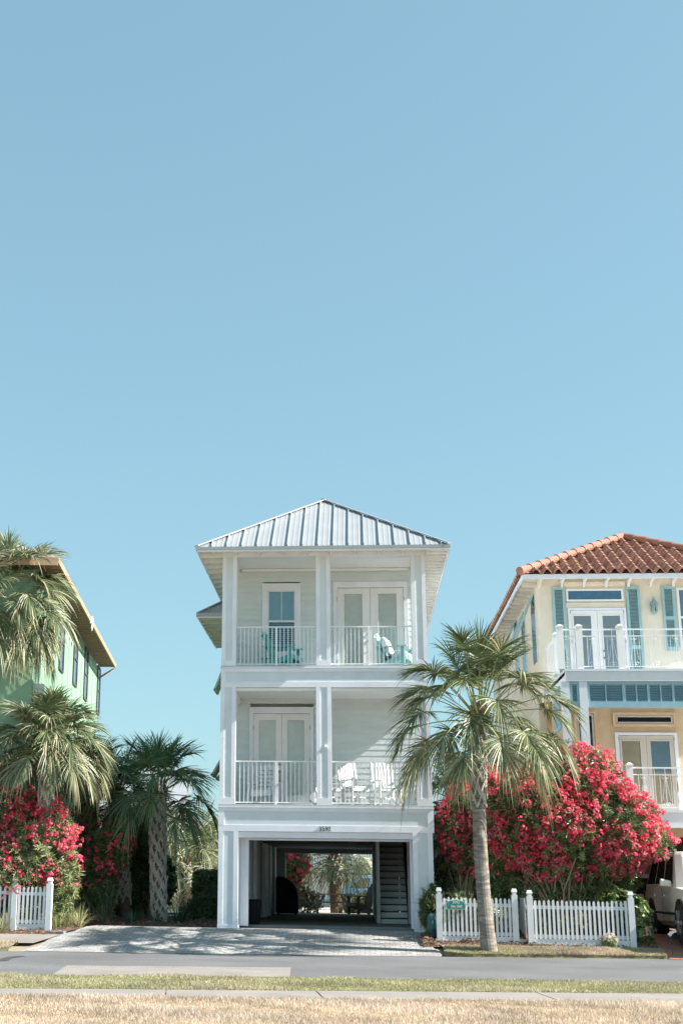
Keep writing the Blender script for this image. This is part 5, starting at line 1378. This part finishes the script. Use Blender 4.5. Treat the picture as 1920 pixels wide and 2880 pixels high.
# main palm in front
b = gb(1376, 2668, 31.7)
palm('sabal_palm', 'tall sabal palm with smooth grey trunk in the grass strip before the right fence', b, U(1347, 2025, Y=31.6), .158, .15, 2.4, 44, 9, PAL, boots=(.64, .98), droop=.42, mid=(-.10, 0, 0), elr=(-26, 88), petf=.60, leafL=.86, nl=64, group=None)
# left sunlit palms
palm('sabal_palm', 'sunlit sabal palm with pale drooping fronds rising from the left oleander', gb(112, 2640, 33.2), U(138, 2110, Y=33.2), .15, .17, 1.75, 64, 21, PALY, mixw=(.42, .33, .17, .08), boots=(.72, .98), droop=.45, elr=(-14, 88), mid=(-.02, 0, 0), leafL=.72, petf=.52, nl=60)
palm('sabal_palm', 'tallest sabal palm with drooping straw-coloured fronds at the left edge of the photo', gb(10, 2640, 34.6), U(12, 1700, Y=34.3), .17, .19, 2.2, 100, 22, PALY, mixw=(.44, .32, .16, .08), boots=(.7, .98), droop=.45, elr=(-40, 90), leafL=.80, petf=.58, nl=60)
# shaded palms
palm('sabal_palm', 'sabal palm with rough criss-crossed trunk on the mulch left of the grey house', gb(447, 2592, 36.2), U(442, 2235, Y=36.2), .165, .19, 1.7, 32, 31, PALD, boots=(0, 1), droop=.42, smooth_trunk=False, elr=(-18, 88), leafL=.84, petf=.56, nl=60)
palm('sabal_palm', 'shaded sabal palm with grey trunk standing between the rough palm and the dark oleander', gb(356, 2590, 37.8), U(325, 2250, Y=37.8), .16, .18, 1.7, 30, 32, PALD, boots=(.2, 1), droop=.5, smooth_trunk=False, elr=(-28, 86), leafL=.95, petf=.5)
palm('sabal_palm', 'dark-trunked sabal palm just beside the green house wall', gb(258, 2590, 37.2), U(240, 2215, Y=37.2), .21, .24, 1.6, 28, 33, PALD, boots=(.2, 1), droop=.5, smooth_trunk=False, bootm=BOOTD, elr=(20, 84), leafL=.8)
# sunlit fan palms far behind left
palm('fan_palm', 'sunlit yellow-green fan palm behind, between rough trunk and hedge', gb(517, 2540, 54), U(520, 2440, Y=54), .2, .22, 2.2, 36, 41, PALY, droop=.8, smooth_trunk=False, elr=(-45, 84), leafL=1.4, petf=.55)
palm('fan_palm', 'second sunlit fan palm higher up beside the left wall of the grey house', gb(585, 2540, 57), U(572, 2395, Y=57), .2, .22, 2.1, 32, 42, PALY, droop=.7, smooth_trunk=False, elr=(-40, 84), leafL=1.3, petf=.55)
palm('fan_palm', 'sunlit fan palm seen through the open carport', gb(946, 2562, 54), U(940, 2408, Y=54), .24, .24, 2.1, 26, 43, PALY, droop=.5, mixw=(.35, .3, .2, .15), smooth_trunk=False, elr=(-22, 60), leafL=1.15, petf=.5)
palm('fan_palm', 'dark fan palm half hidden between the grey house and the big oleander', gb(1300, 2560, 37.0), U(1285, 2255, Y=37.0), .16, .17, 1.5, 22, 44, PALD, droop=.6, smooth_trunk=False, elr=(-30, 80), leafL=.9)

# ---------------------------------------------------------------- shrubs
def leaf_tpl(n, L, w, spread, r_, up=.5):
    """a whorl of lance leaves around +Z"""
    V = []
    for k in range(n):
        az = k*2.4+r_.uniform(-.3, .3); el = r_.uniform(spread[0], spread[1]); l = L*r_.uniform(.75, 1.1)
        d = np.array([math.cos(az)*math.cos(el), math.sin(az)*math.cos(el), math.sin(el)]); s = np.cross(d, [0, 0, 1]); s /= np.linalg.norm(s)+1e-9
        o = np.array([0, 0, r_.uniform(-.06, .03)]); V.append([o, o+d*l*.5+s*w, o+d*l*1.0+np.array([0, 0, -l*.12]), o+d*l*.5-s*w])
    return np.array(V)      # n,4,3
def flower_tpl(n, R_, pet, r_):
    V = []
    for k in range(n):
        th = r_.uniform(0, 2*np.pi); ph = r_.uniform(-.2, 1.4); c = np.array([math.cos(th)*math.cos(ph), math.sin(th)*math.cos(ph), math.sin(ph)]); n_ = c+r_.normal(0, .3, 3); n_ /= np.linalg.norm(n_)
        c = c*R_*r_.uniform(.6, 1.05); a = np.cross(n_, [.3, .2, 1]); a /= np.linalg.norm(a); b_ = np.cross(n_, a)
        q0 = r_.uniform(0, 6)
        for j in range(5):
            q = q0+j*2*math.pi/5; d = a*math.cos(q)+b_*math.sin(q); s = -a*math.sin(q)+b_*math.cos(q)
            V.append([c, c+d*pet*.7+s*pet*.42+n_*.004, c+d*pet*1.1+n_*.006, c+d*pet*.7-s*pet*.42+n_*.004])
    return np.array(V)
def place(tpls, P, D, r_, scl=(.85, 1.15)):
    """P positions, D directions -> quads"""
    out = []; idx = r_.integers(0, len(tpls), len(P))
    for p, d, i in zip(P, D, idx):
        d = d/np.linalg.norm(d); a = np.cross(d, r_.normal(0, 1, 3)); a /= np.linalg.norm(a); b_ = np.cross(d, a); s = r_.uniform(*scl)
        Rm = np.stack([a, b_, d]); out.append((tpls[i].reshape(-1, 3)*s)@Rm+p)
    return np.concatenate(out).reshape(-1, 3)
OL = [lm('olean_leaf1', (.12, .17, .055), .33, .15), lm('olean_leaf2', (.21, .26, .10), .33, .18), lm('olean_leaf3', (.40, .42, .22), .4, .2), lm('olean_leaf4', (.05, .085, .03), .4, .1)]
FLW = [lm('flower1', (.92, .13, .22), .55, .4, .3), lm('flower2', (.80, .035, .10), .55, .4, .3), lm('flower3', (.94, .32, .35), .55, .4, .3)]
STEM = mat('shrub_stem', (.26, .20, .13), .85, .15, 4)
def blob_points(blobs, n, r_, shell=.55, front=0.):
    vol = np.array([b[3]*b[4]*b[5] for b in blobs])**.75; idx = r_.choice(len(blobs), n, p=vol/vol.sum()); P = []; D = []
    for i in idx:
        bx, by_, bz, rx, ry, rz = blobs[i]; d = r_.normal(0, 1, 3); d /= np.linalg.norm(d)
        if r_.random() < front and d[1] > 0: d[1] = -d[1]
        rr = (r_.uniform(shell**3, 1))**(1/3)*r_.choice([1, 1, 1.08, 1, 1.18 if front == .35 else 1.05, 1], 1)[0]
        P.append([bx+d[0]*rx*rr, by_+d[1]*ry*rr, bz+d[2]*rz*rr]); D.append(d*np.array([1, 1, 1])+np.array([0, 0, .75]))
    return np.array(P), np.array(D)
def shrub(name, label, cat, base, blobs, nl, nf, seed, leafm=OL, L=.15, w=.012, stems=14, stem_spread=.3, flow=(0, 1), group=None, fmask=None, whorl=(14, (-.1, 1.1)), fl=(8, .08, .030), shell=.55, stem_r=.022, front=.35, stemm=None, mixl=(.3, .34, .2, .16), zmin=None):
    r_ = np.random.default_rng(seed); t = thing(name, label, cat, base, group)
    if stems:
        a = M(); tips, _ = blob_points(blobs, stems, r_, .2)
        for tp in tips:
            q = r_.uniform(0, 6.28); b0 = Vector(base)+Vector((math.cos(q), math.sin(q)*.6, 0))*r_.uniform(0, stem_spread); tp = Vector(tp)
            m1 = b0.lerp(tp, .35)+Vector((0, 0, .25*(tp-b0).length*.35))+Vector(r_.normal(0, .05, 3)); m2 = b0.lerp(tp, .7)+Vector((0, 0, .12*(tp-b0).length))+Vector(r_.normal(0, .06, 3))
            a.tube([b0, m1, m2, tp], [stem_r*1.3, stem_r, stem_r*.75, stem_r*.3], 5, cap=False)
            for k in range(3):
                s_ = m1.lerp(tp, r_.uniform(.0, .6)); e_ = s_+Vector(r_.normal(0, .22, 3))+Vector((0, 0, .4)); a.tube([s_, e_], [stem_r*.5, stem_r*.2], 4, cap=False)
        a.ob('stems', stemm or STEM, t, recalc=False)
    tp = [leaf_tpl(whorl[0], L, w, whorl[1], r_) for _ in range(6)]
    P, D = blob_points(blobs, nl, r_, shell, front)
    if zmin is not None: k = P[:, 2] > zmin; P, D = P[k], D[k]
    V = place(tp, P, D, r_); nq = len(V)//4; mi = r_.choice(4, nq, p=mixl)
    # each sprig leans to one tone
    tone = np.repeat(r_.choice(4, len(P), p=mixl), whorl[0]); mi = np.where(r_.random(nq) < .6, tone, mi)
    fast('leaves', V, np.arange(len(V)).reshape(-1, 4), leafm, mi, t)
    if nf:
        tp = [flower_tpl(fl[0], fl[1], fl[2], r_) for _ in range(6)]
        P, D = blob_points(blobs, nf*3, r_, .9, front)
        if fmask is not None: k = np.array([fmask(*p) for p in P]); P, D = P[k], D[k]
        # cluster: reject using a smooth field so that blossom comes in drifts
        f = .8*np.sin(P[:, 0]*2.7+seed+P[:, 2])*np.sin(P[:, 2]*3.1+1)+.7*np.sin(P[:, 0]*6.3+1.3*P[:, 2])*np.sin(P[:, 2]*5.7-P[:, 0])+.4*np.sin(P[:, 0]*13+P[:, 2]*9); k = f+r_.normal(0, .42, len(P)) > -.22; P, D = P[k][:nf], D[k][:nf]
        P = P+D/np.linalg.norm(D, axis=1)[:, None]*.06
        V = place(tp, P, D, r_, (.7, 1.25)); nq = len(V)//4; tone = np.repeat(r_.choice(3, len(P), p=(.45, .3, .25)), tp[0].shape[0]); mi = np.where(r_.random(nq) < .7, tone, r_.choice(3, nq))
        o = fast('flowers', V, np.arange(len(V)).reshape(-1, 4), FLW, mi, t); tag(o, kind='stuff')
    return t
def B(px, py, rx, rz, Y, ry=None):
    s = Y/3750/1.0; c = U(px, py, Y=Y); k = (U(px+100, py, Y=Y)[0]-c[0])/100
    return (c[0], c[1], c[2], rx*k, ry if ry else min(rx, rz)*k*.9, rz*k)
Yb = 34.1
big = [B(1500, 2270, 125, 115, Yb), B(1625, 2205, 110, 105, Yb+.1), B(1600, 2330, 165, 95, Yb-.2), B(1735, 2325, 115, 100, Yb-.1), B(1820, 2375, 70, 46, Yb-.1), B(1450, 2350, 85, 90, Yb), B(1700, 2250, 75, 75, Yb), B(1560, 2420, 120, 55, Yb), B(1720, 2410, 110, 48, Yb-.1), B(1380, 2400, 50, 60, Yb)]
shrub('oleander', 'huge rounded oleander covered in red blossom behind the long right picket fence', 'flowering shrub', gb(1560, 2600, 34.2), big, 5800, 3100, 51, stems=46, stem_spread=.55, stem_r=.024, fmask=lambda x, y, z: z > U(1600, 2475, Y=34)[2], shell=.6)
low = [B(1560, 2510, 190, 65, 34.4), B(1420, 2480, 90, 75, 34.6), B(1700, 2480, 95, 60, 34.5), B(1560, 2440, 170, 50, 34.6)]
shrub('undergrowth', 'dark leafy undergrowth beneath the huge red oleander', 'shrub', gb(1500, 2600, 34.8), low, 1700, 30, 52, stems=14, mixl=(.35, .3, .12, .23), stem_spread=.8)
sm = [B(1290, 2330, 52, 95, 35.0), B(1345, 2270, 60, 70, 34.9), B(1320, 2400, 62, 60, 35), B(1290, 2250, 30, 40, 35.0), B(1380, 2220, 50, 50, 34.9)]
shrub('oleander', 'narrower red oleander with bare pale stems behind the palm trunk', 'flowering shrub', gb(1310, 2590, 35.0), sm, 1500, 760, 53, stems=20, stem_spread=.35, stem_r=.028, stemm=mat('pale_stem', (.42, .34, .22), .8, .1))
shrub('undergrowth', 'tangle of thin twigs and sparse leaves behind the fence plaque', 'shrub', gb(1290, 2600, 35.6), [B(1290, 2480, 80, 90, 35.8), B(1380, 2520, 70, 60, 35.6)], 420, 0, 54, stems=40, stem_spread=.7, stem_r=.012, stemm=MATS['pale_stem'], shell=.2, mixl=(.3, .2, .2, .3))
# left oleander in the sun
Y1 = 33.65
lf = [B(20, 2310, 120, 85, Y1), B(120, 2340, 90, 85, Y1-.1), B(60, 2430, 130, 95, Y1-.2), B(165, 2470, 58, 110, Y1-.2), B(-90, 2380, 110, 130, Y1), B(50, 2530, 130, 70, Y1-.2)]
shrub('oleander', 'sunlit red oleander behind the left picket fence', 'flowering shrub', gb(70, 2630, 33.8), lf, 3300, 1500, 61, stems=22, stem_spread=.5, fmask=lambda x, y, z: z > U(100, 2500, Y=34)[2] and (z > U(100, 2385, Y=34)[2] or (x*7+z*3) % 1 > .55), mixl=(.2, .3, .4, .1), L=.17)
# dark oleander in the shade
dk = [B(290, 2370, 72, 50, 36.0), B(250, 2420, 55, 70, 36), B(330, 2390, 40, 60, 36.1), B(270, 2490, 60, 60, 36)]
shrub('oleander', 'shaded dark crimson oleander below the palms beside the green house', 'flowering shrub', gb(280, 2600, 36.2), dk, 1100, 230, 62, stems=12, mixl=(.25, .2, .05, .5), fmask=lambda x, y, z: z > U(280, 2500, Y=36)[2])
shrub('oleander', 'small oleander with few crimson flowers behind the rough palm trunk', 'flowering shrub', gb(400, 2600, 38.5), [B(400, 2380, 45, 90, 38.5), B(385, 2480, 50, 80, 38.5), B(420, 2310, 30, 40, 38.5)], 900, 22, 63, stems=14, mixl=(.25, .15, .05, .55))
# young plants and strappy grasses
def strappy(name, label, base, n, L, w, seed, mats, spread=1.25, cat='ornamental grass', group=None, mixp=None):
    r_ = np.random.default_rng(seed); t = thing(name, label, cat, base, group); V, Fc, MI = [], [], []
    for k in range(n):
        az = r_.uniform(0, 6.28); el = r_.uniform(R(35), R(85)); l = L*r_.uniform(.6, 1.1); d = np.array([math.cos(az)*math.cos(el), math.sin(az)*math.cos(el), math.sin(el)]); s = np.array([-math.sin(az), math.cos(az), 0])
        p = np.array(base)+np.array([math.cos(az), math.sin(az), 0])*r_.uniform(0, .12); m_ = int(r_.choice(len(mats))); i = len(V); dd = d.copy()
        for q in range(6):
            ww = w*(1-(q/5)**2)+.001; V += [p-s*ww, p+s*ww]; p = p+dd*l/5; dd = dd+np.array([0, 0, -.22*spread*(q+1)/3]); dd /= np.linalg.norm(dd)
        for q in range(5): Fc.append((i+2*q, i+2*q+1, i+2*q+3, i+2*q+2)); MI.append(m_)
    fast('leaves', V, Fc, mats, MI, t); return t
VAR = [lm('ribbon1', (.42, .42, .20), .5, .25), lm('ribbon2', (.58, .53, .32), .5, .25), lm('ribbon3', (.24, .30, .10), .5, .2)]
DKG = [lm('dkg1', (.05, .12, .08), .45, .1), lm('dkg2', (.09, .17, .12), .45, .1)]
for k, (px, py, Y, lb) in enumerate(((160, 2618, 33.2, 'cream striped ribbon grass touching the left fence post'), (192, 2612, 33.5, 'cream striped ribbon grass in the middle of its row by the driveway'), (222, 2612, 33.6, 'cream striped ribbon grass at the driveway end of its row'))):
    strappy('ribbon_grass', lb, gb(px, py, Y), 85, .62, .011, 70+k, VAR, group='ribbon grass by the left fence')
strappy('ribbon_grass', 'green and cream ribbon grass at the far left before the fence', gb(-8, 2610, 32.4), 60, .62, .013, 75, [VAR[0], VAR[2]], group=None)
strappy('lily_turf', 'dark strappy plant in the mulch left of the rough palm trunk', gb(368, 2602, 35.3), 60, .5, .012, 76, DKG)
strappy('lily_turf', 'spiky dark plant right of the rough palm trunk', gb(500, 2600, 36.4), 45, .6, .016, 77, DKG, .6)
strappy('lily_turf', 'spiky dark plant against the rough palm trunk base', gb(432, 2602, 35.6), 25, .5, .014, 78, DKG, .6)
def young(name, label, base, tips, seed):
    r_ = np.random.default_rng(seed); t = thing(name, label, 'plant', base, None); a = M(); V = []
    tp = [leaf_tpl(5, .15, .010, (.2, .8), r_) for _ in range(4)]
    P, D = [], []
    for tx, tz in tips:
        b0 = Vector(base); e = Vector((base[0]+tx, base[1]+r_.uniform(-.2, .2), base[2]+tz)); a.tube([b0, b0.lerp(e, .5)+Vector((0, 0, .04)), e], [.008, .006, .003], 4, cap=False)
        for q in np.linspace(.3, 1, 12): p = b0.lerp(e, q); P.append(list(p)); D.append(list((e-b0).normalized()))
    a.ob('stems', STEM, t, recalc=False); V = place(tp, np.array(P), np.array(D), r_); fast('leaves', V, np.arange(len(V)).reshape(-1, 4), DKG+[OL[0]], r_.integers(0, 3, len(V)//4), t)
young('young_oleander', 'young oleander shoots without flowers at the back left of the driveway', gb(302, 2604, 35.0), [(-.65, .75), (-.25, .9), (.12, 1.15), (.3, .9), (-.9, .5), (.0, .7)], 81)
# hedge left of the house, bushes
BOX = [lm('box1', (.05, .10, .035), .45, .1), lm('box2', (.08, .14, .05), .45, .1), lm('box3', (.13, .19, .07), .45, .1), lm('box4', (.035, .065, .03), .45, .1)]
def bushy(name, label, base, blobs, n, seed, m=BOX, L=.05, w=.014, cat='shrub', group=None, mixl=(.3, .34, .2, .16), wh=(10, (-.5, 1.2)), stems=0, shell=.7):
    return shrub(name, label, cat, base, blobs, n, 0, seed, leafm=m, L=L, w=w, stems=stems, whorl=wh, shell=shell, group=group, mixl=mixl)
def boxhedge(name, label, x0, x1, y0, y1, z0, z1, n, seed):
    r_ = np.random.default_rng(seed); t = thing(name, label, 'hedge', ((x0+x1)/2, (y0+y1)/2, z0)); 
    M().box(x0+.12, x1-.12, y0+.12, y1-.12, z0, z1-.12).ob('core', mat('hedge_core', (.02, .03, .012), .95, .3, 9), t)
    P = []; D = []
    for k in range(n):
        f = r_.random(); x = r_.uniform(x0, x1); y = r_.uniform(y0, y1); z = r_.uniform(z0, z1)
        if f < .5: y = y0; d = [0, -1, .4]
        elif f < .8: z = z1; d = [0, 0, 1]
        else: x = x0 if r_.random() < .5 else x1; d = [1 if x == x1 else -1, 0, .4]
        P.append([x+r_.normal(0, .04), y+r_.normal(0, .04), z+r_.normal(0, .04)]); D.append(d)
    tp = [leaf_tpl(10, .06, .014, (-.3, 1.2), r_) for _ in range(5)]; V = place(tp, np.array(P), np.array(D), r_)
    fast('leaves', V, np.arange(len(V)).reshape(-1, 4), BOX, r_.choice(4, len(V)//4), t)
p0 = U(545, 2455, Y=41)
boxhedge('box_hedge', 'tall dark clipped hedge beside the grey house on the left', p0[0], -3.55, 41, 42.2, .4, p0[2], 2600, 91)
bushy('round_bush', 'low rounded dark bush before the clipped hedge', gb(575, 2600, 38), [B(570, 2560, 48, 45, 37.5), B(600, 2545, 38, 50, 37.8), B(530, 2575, 30, 28, 37.3)], 1500, 92)
bushy('garden_shrub', 'leafy bright green bush at the right end of the long picket fence', gb(1800, 2640, 33.2), [B(1795, 2570, 38, 45, 33.3), B(1800, 2620, 36, 36, 33.2), B(1780, 2540, 25, 25, 33.3), B(1740, 2560, 45, 60, 33.6)], 520, 93, m=[lm('gs1', (.10, .17, .05), .4), lm('gs2', (.16, .22, .08), .4), lm('gs3', (.26, .32, .12), .4), lm('gs4', (.06, .11, .03), .4)], L=.11, w=.035, wh=(8, (-.5, 1)), shell=.5, mixl=(.3, .3, .25, .15))
shrub('lance_bush', 'dark lance-leaved bush squeezed between the house pier and the plaque fence', 'shrub', gb(1215, 2635, 33.5), [B(1212, 2545, 28, 55, 33.5), B(1222, 2590, 30, 45, 33.4), B(1200, 2570, 20, 40, 33.5)], 420, 0, 94, stems=8, stem_spread=.15, L=.12, w=.010, mixl=(.35, .3, .1, .25), stem_r=.01)
shrub('fence_vine', 'thin leafy shoots poking through the plaque fence pickets', 'plant', gb(1310, 2630, 33.2), [B(1290, 2570, 70, 50, 33.1), B(1370, 2580, 60, 45, 33.2), B(1290, 2530, 60, 30, 33.4)], 150, 0, 95, stems=14, stem_spread=.7, L=.13, w=.011, shell=.2, stem_r=.008)
bushy('garden_shrub', 'yellow-green leafy growth behind the right half of the long picket fence', gb(1640, 2640, 33.6), [B(1640, 2600, 110, 45, 33.7), B(1720, 2560, 60, 60, 33.9), B(1560, 2600, 80, 40, 33.8)], 900, 96, m=[lm('yg1', (.14, .17, .05), .4), lm('yg2', (.24, .24, .09), .4), lm('yg3', (.34, .32, .14), .4), lm('yg4', (.07, .10, .03), .4)], L=.10, w=.018, wh=(9, (-.5, 1)), shell=.2, stems=16)
# daisies
def flowers_small(name, label, base, n, h, r, seed, petal, leaf):
    r_ = np.random.default_rng(seed); t = thing(name, label, 'flowering plant', base)
    tp = [leaf_tpl(10, .07, .008, (-.2, 1.1), r_) for _ in range(3)]; P, D = blob_points([(base[0], base[1], base[2]+h*.45, r, r, h*.5)], n*2, r_, .3); V = place(tp, P, D, r_); fast('leaves', V, np.arange(len(V)).reshape(-1, 4), leaf, r_.integers(0, len(leaf), len(V)//4), t)
    tp = [flower_tpl(2, .02, .026, r_) for _ in range(3)]; P, D = blob_points([(base[0], base[1], base[2]+h*.5, r*1.15, r, h*.6)], n*3, r_, .9); k = P[:, 2] > base[2]+h*.65; P, D = P[k], D[k]; V = place(tp, P, D, r_)
    tag(fast('flowers', V, np.arange(len(V)).reshape(-1, 4), petal, None, t), kind='stuff')
flowers_small('daisy_plant', 'small white daisy clump in front of the long picket fence', gb(1713, 2662, 32.55), 60, .34, .17, 97, mat('white_petal', (.72, .62, .55), .6, .05, trans=.2), OL[:3])
flowers_small('pink_flower', 'little pink flowering plant near the red driveway by the leafy green bush', gb(1824, 2650, 32.9), 12, .42, .05, 98, mat('pink_petal', (.75, .42, .42), .6, .05, trans=.2), OL[:2])
# seen through the carport
shrub('oleander', 'sunlit oleander with red flowers at the back left of the yard behind the carport', 'flowering shrub', gb(820, 2570, 53), [B(820, 2430, 45, 50, 53), B(800, 2480, 40, 60, 53)], 700, 240, 99, stems=10, mixl=(.2, .3, .4, .1), fl=(7, .10, .05), L=.2, w=.018)
shrub('sparse_shrub', 'sparse twiggy pinkish shrub behind the black grill cover', 'shrub', gb(850, 2570, 52.5), [B(840, 2520, 50, 45, 52.5), B(880, 2540, 30, 30, 52.5)], 260, 0, 100, stems=26, stem_spread=.8, L=.10, w=.02, shell=.2, leafm=[lm('sp1', (.30, .18, .12), .5), lm('sp2', (.20, .18, .08), .5), OL[1], lm('sp4', (.40, .22, .2), .5)], stem_r=.012)
shrub('lance_bush', 'dark bush with sunlit gaps at the back right of the yard behind the carport', 'shrub', gb(1035, 2570, 54), [B(1030, 2545, 40, 35, 54), B(1000, 2560, 30, 20, 54)], 300, 0, 101, stems=8, L=.2, w=.02, shell=.3)
# trees and masses further back
def tree(label, base, blobs, n, seed, m, L=.22, w=.05, cat='tree', group=None):
    t = thing('leafy_tree', label, cat, base, group); r_ = np.random.default_rng(seed)
    a = M(); c = Vector((sum(b[0] for b in blobs)/len(blobs), sum(b[1] for b in blobs)/len(blobs), sum(b[2] for b in blobs)/len(blobs)))
    a.tube([base, Vector(base).lerp(c, .5), c], [.22, .16, .1], 8)
    for b in blobs: a.tube([Vector(base).lerp(c, .6), (b[0], b[1], b[2])], [.1, .04], 6)
    a.ob('trunk', BARK, t)
    tp = [leaf_tpl(12, L, w, (-.6, 1.2), r_) for _ in range(6)]; P, D = blob_points(blobs, n, r_, .6); V = place(tp, P, D, r_)
    fast('crown', V, np.arange(len(V)).reshape(-1, 4), m, r_.choice(4, len(V)//4), t)
tree('dark broad tree behind the fan palms at the left wall of the grey house', gb(590, 2560, 66), [B(600, 2400, 70, 70, 66), B(560, 2440, 60, 50, 66), B(600, 2480, 80, 60, 66)], 1500, 111, BOX)
tree('dark evergreen mass between the shaded palm and the rough trunk', gb(395, 2590, 43), [B(395, 2400, 50, 110, 43), B(380, 2500, 70, 80, 43), B(330, 2500, 60, 70, 43), B(440, 2480, 50, 80, 44)], 1700, 112, BOX)
tree('dark evergreen mass behind the crimson shaded oleander', gb(250, 2590, 41), [B(250, 2500, 70, 90, 41), B(200, 2480, 60, 90, 41), B(300, 2520, 60, 60, 41)], 1200, 113, BOX)
tree('dark tree behind the narrow oleander beside the exterior stair', gb(1330, 2590, 41), [B(1310, 2480, 90, 110, 41), B(1380, 2420, 80, 110, 41.5), B(1480, 2480, 80, 80, 42)], 1500, 114, BOX)
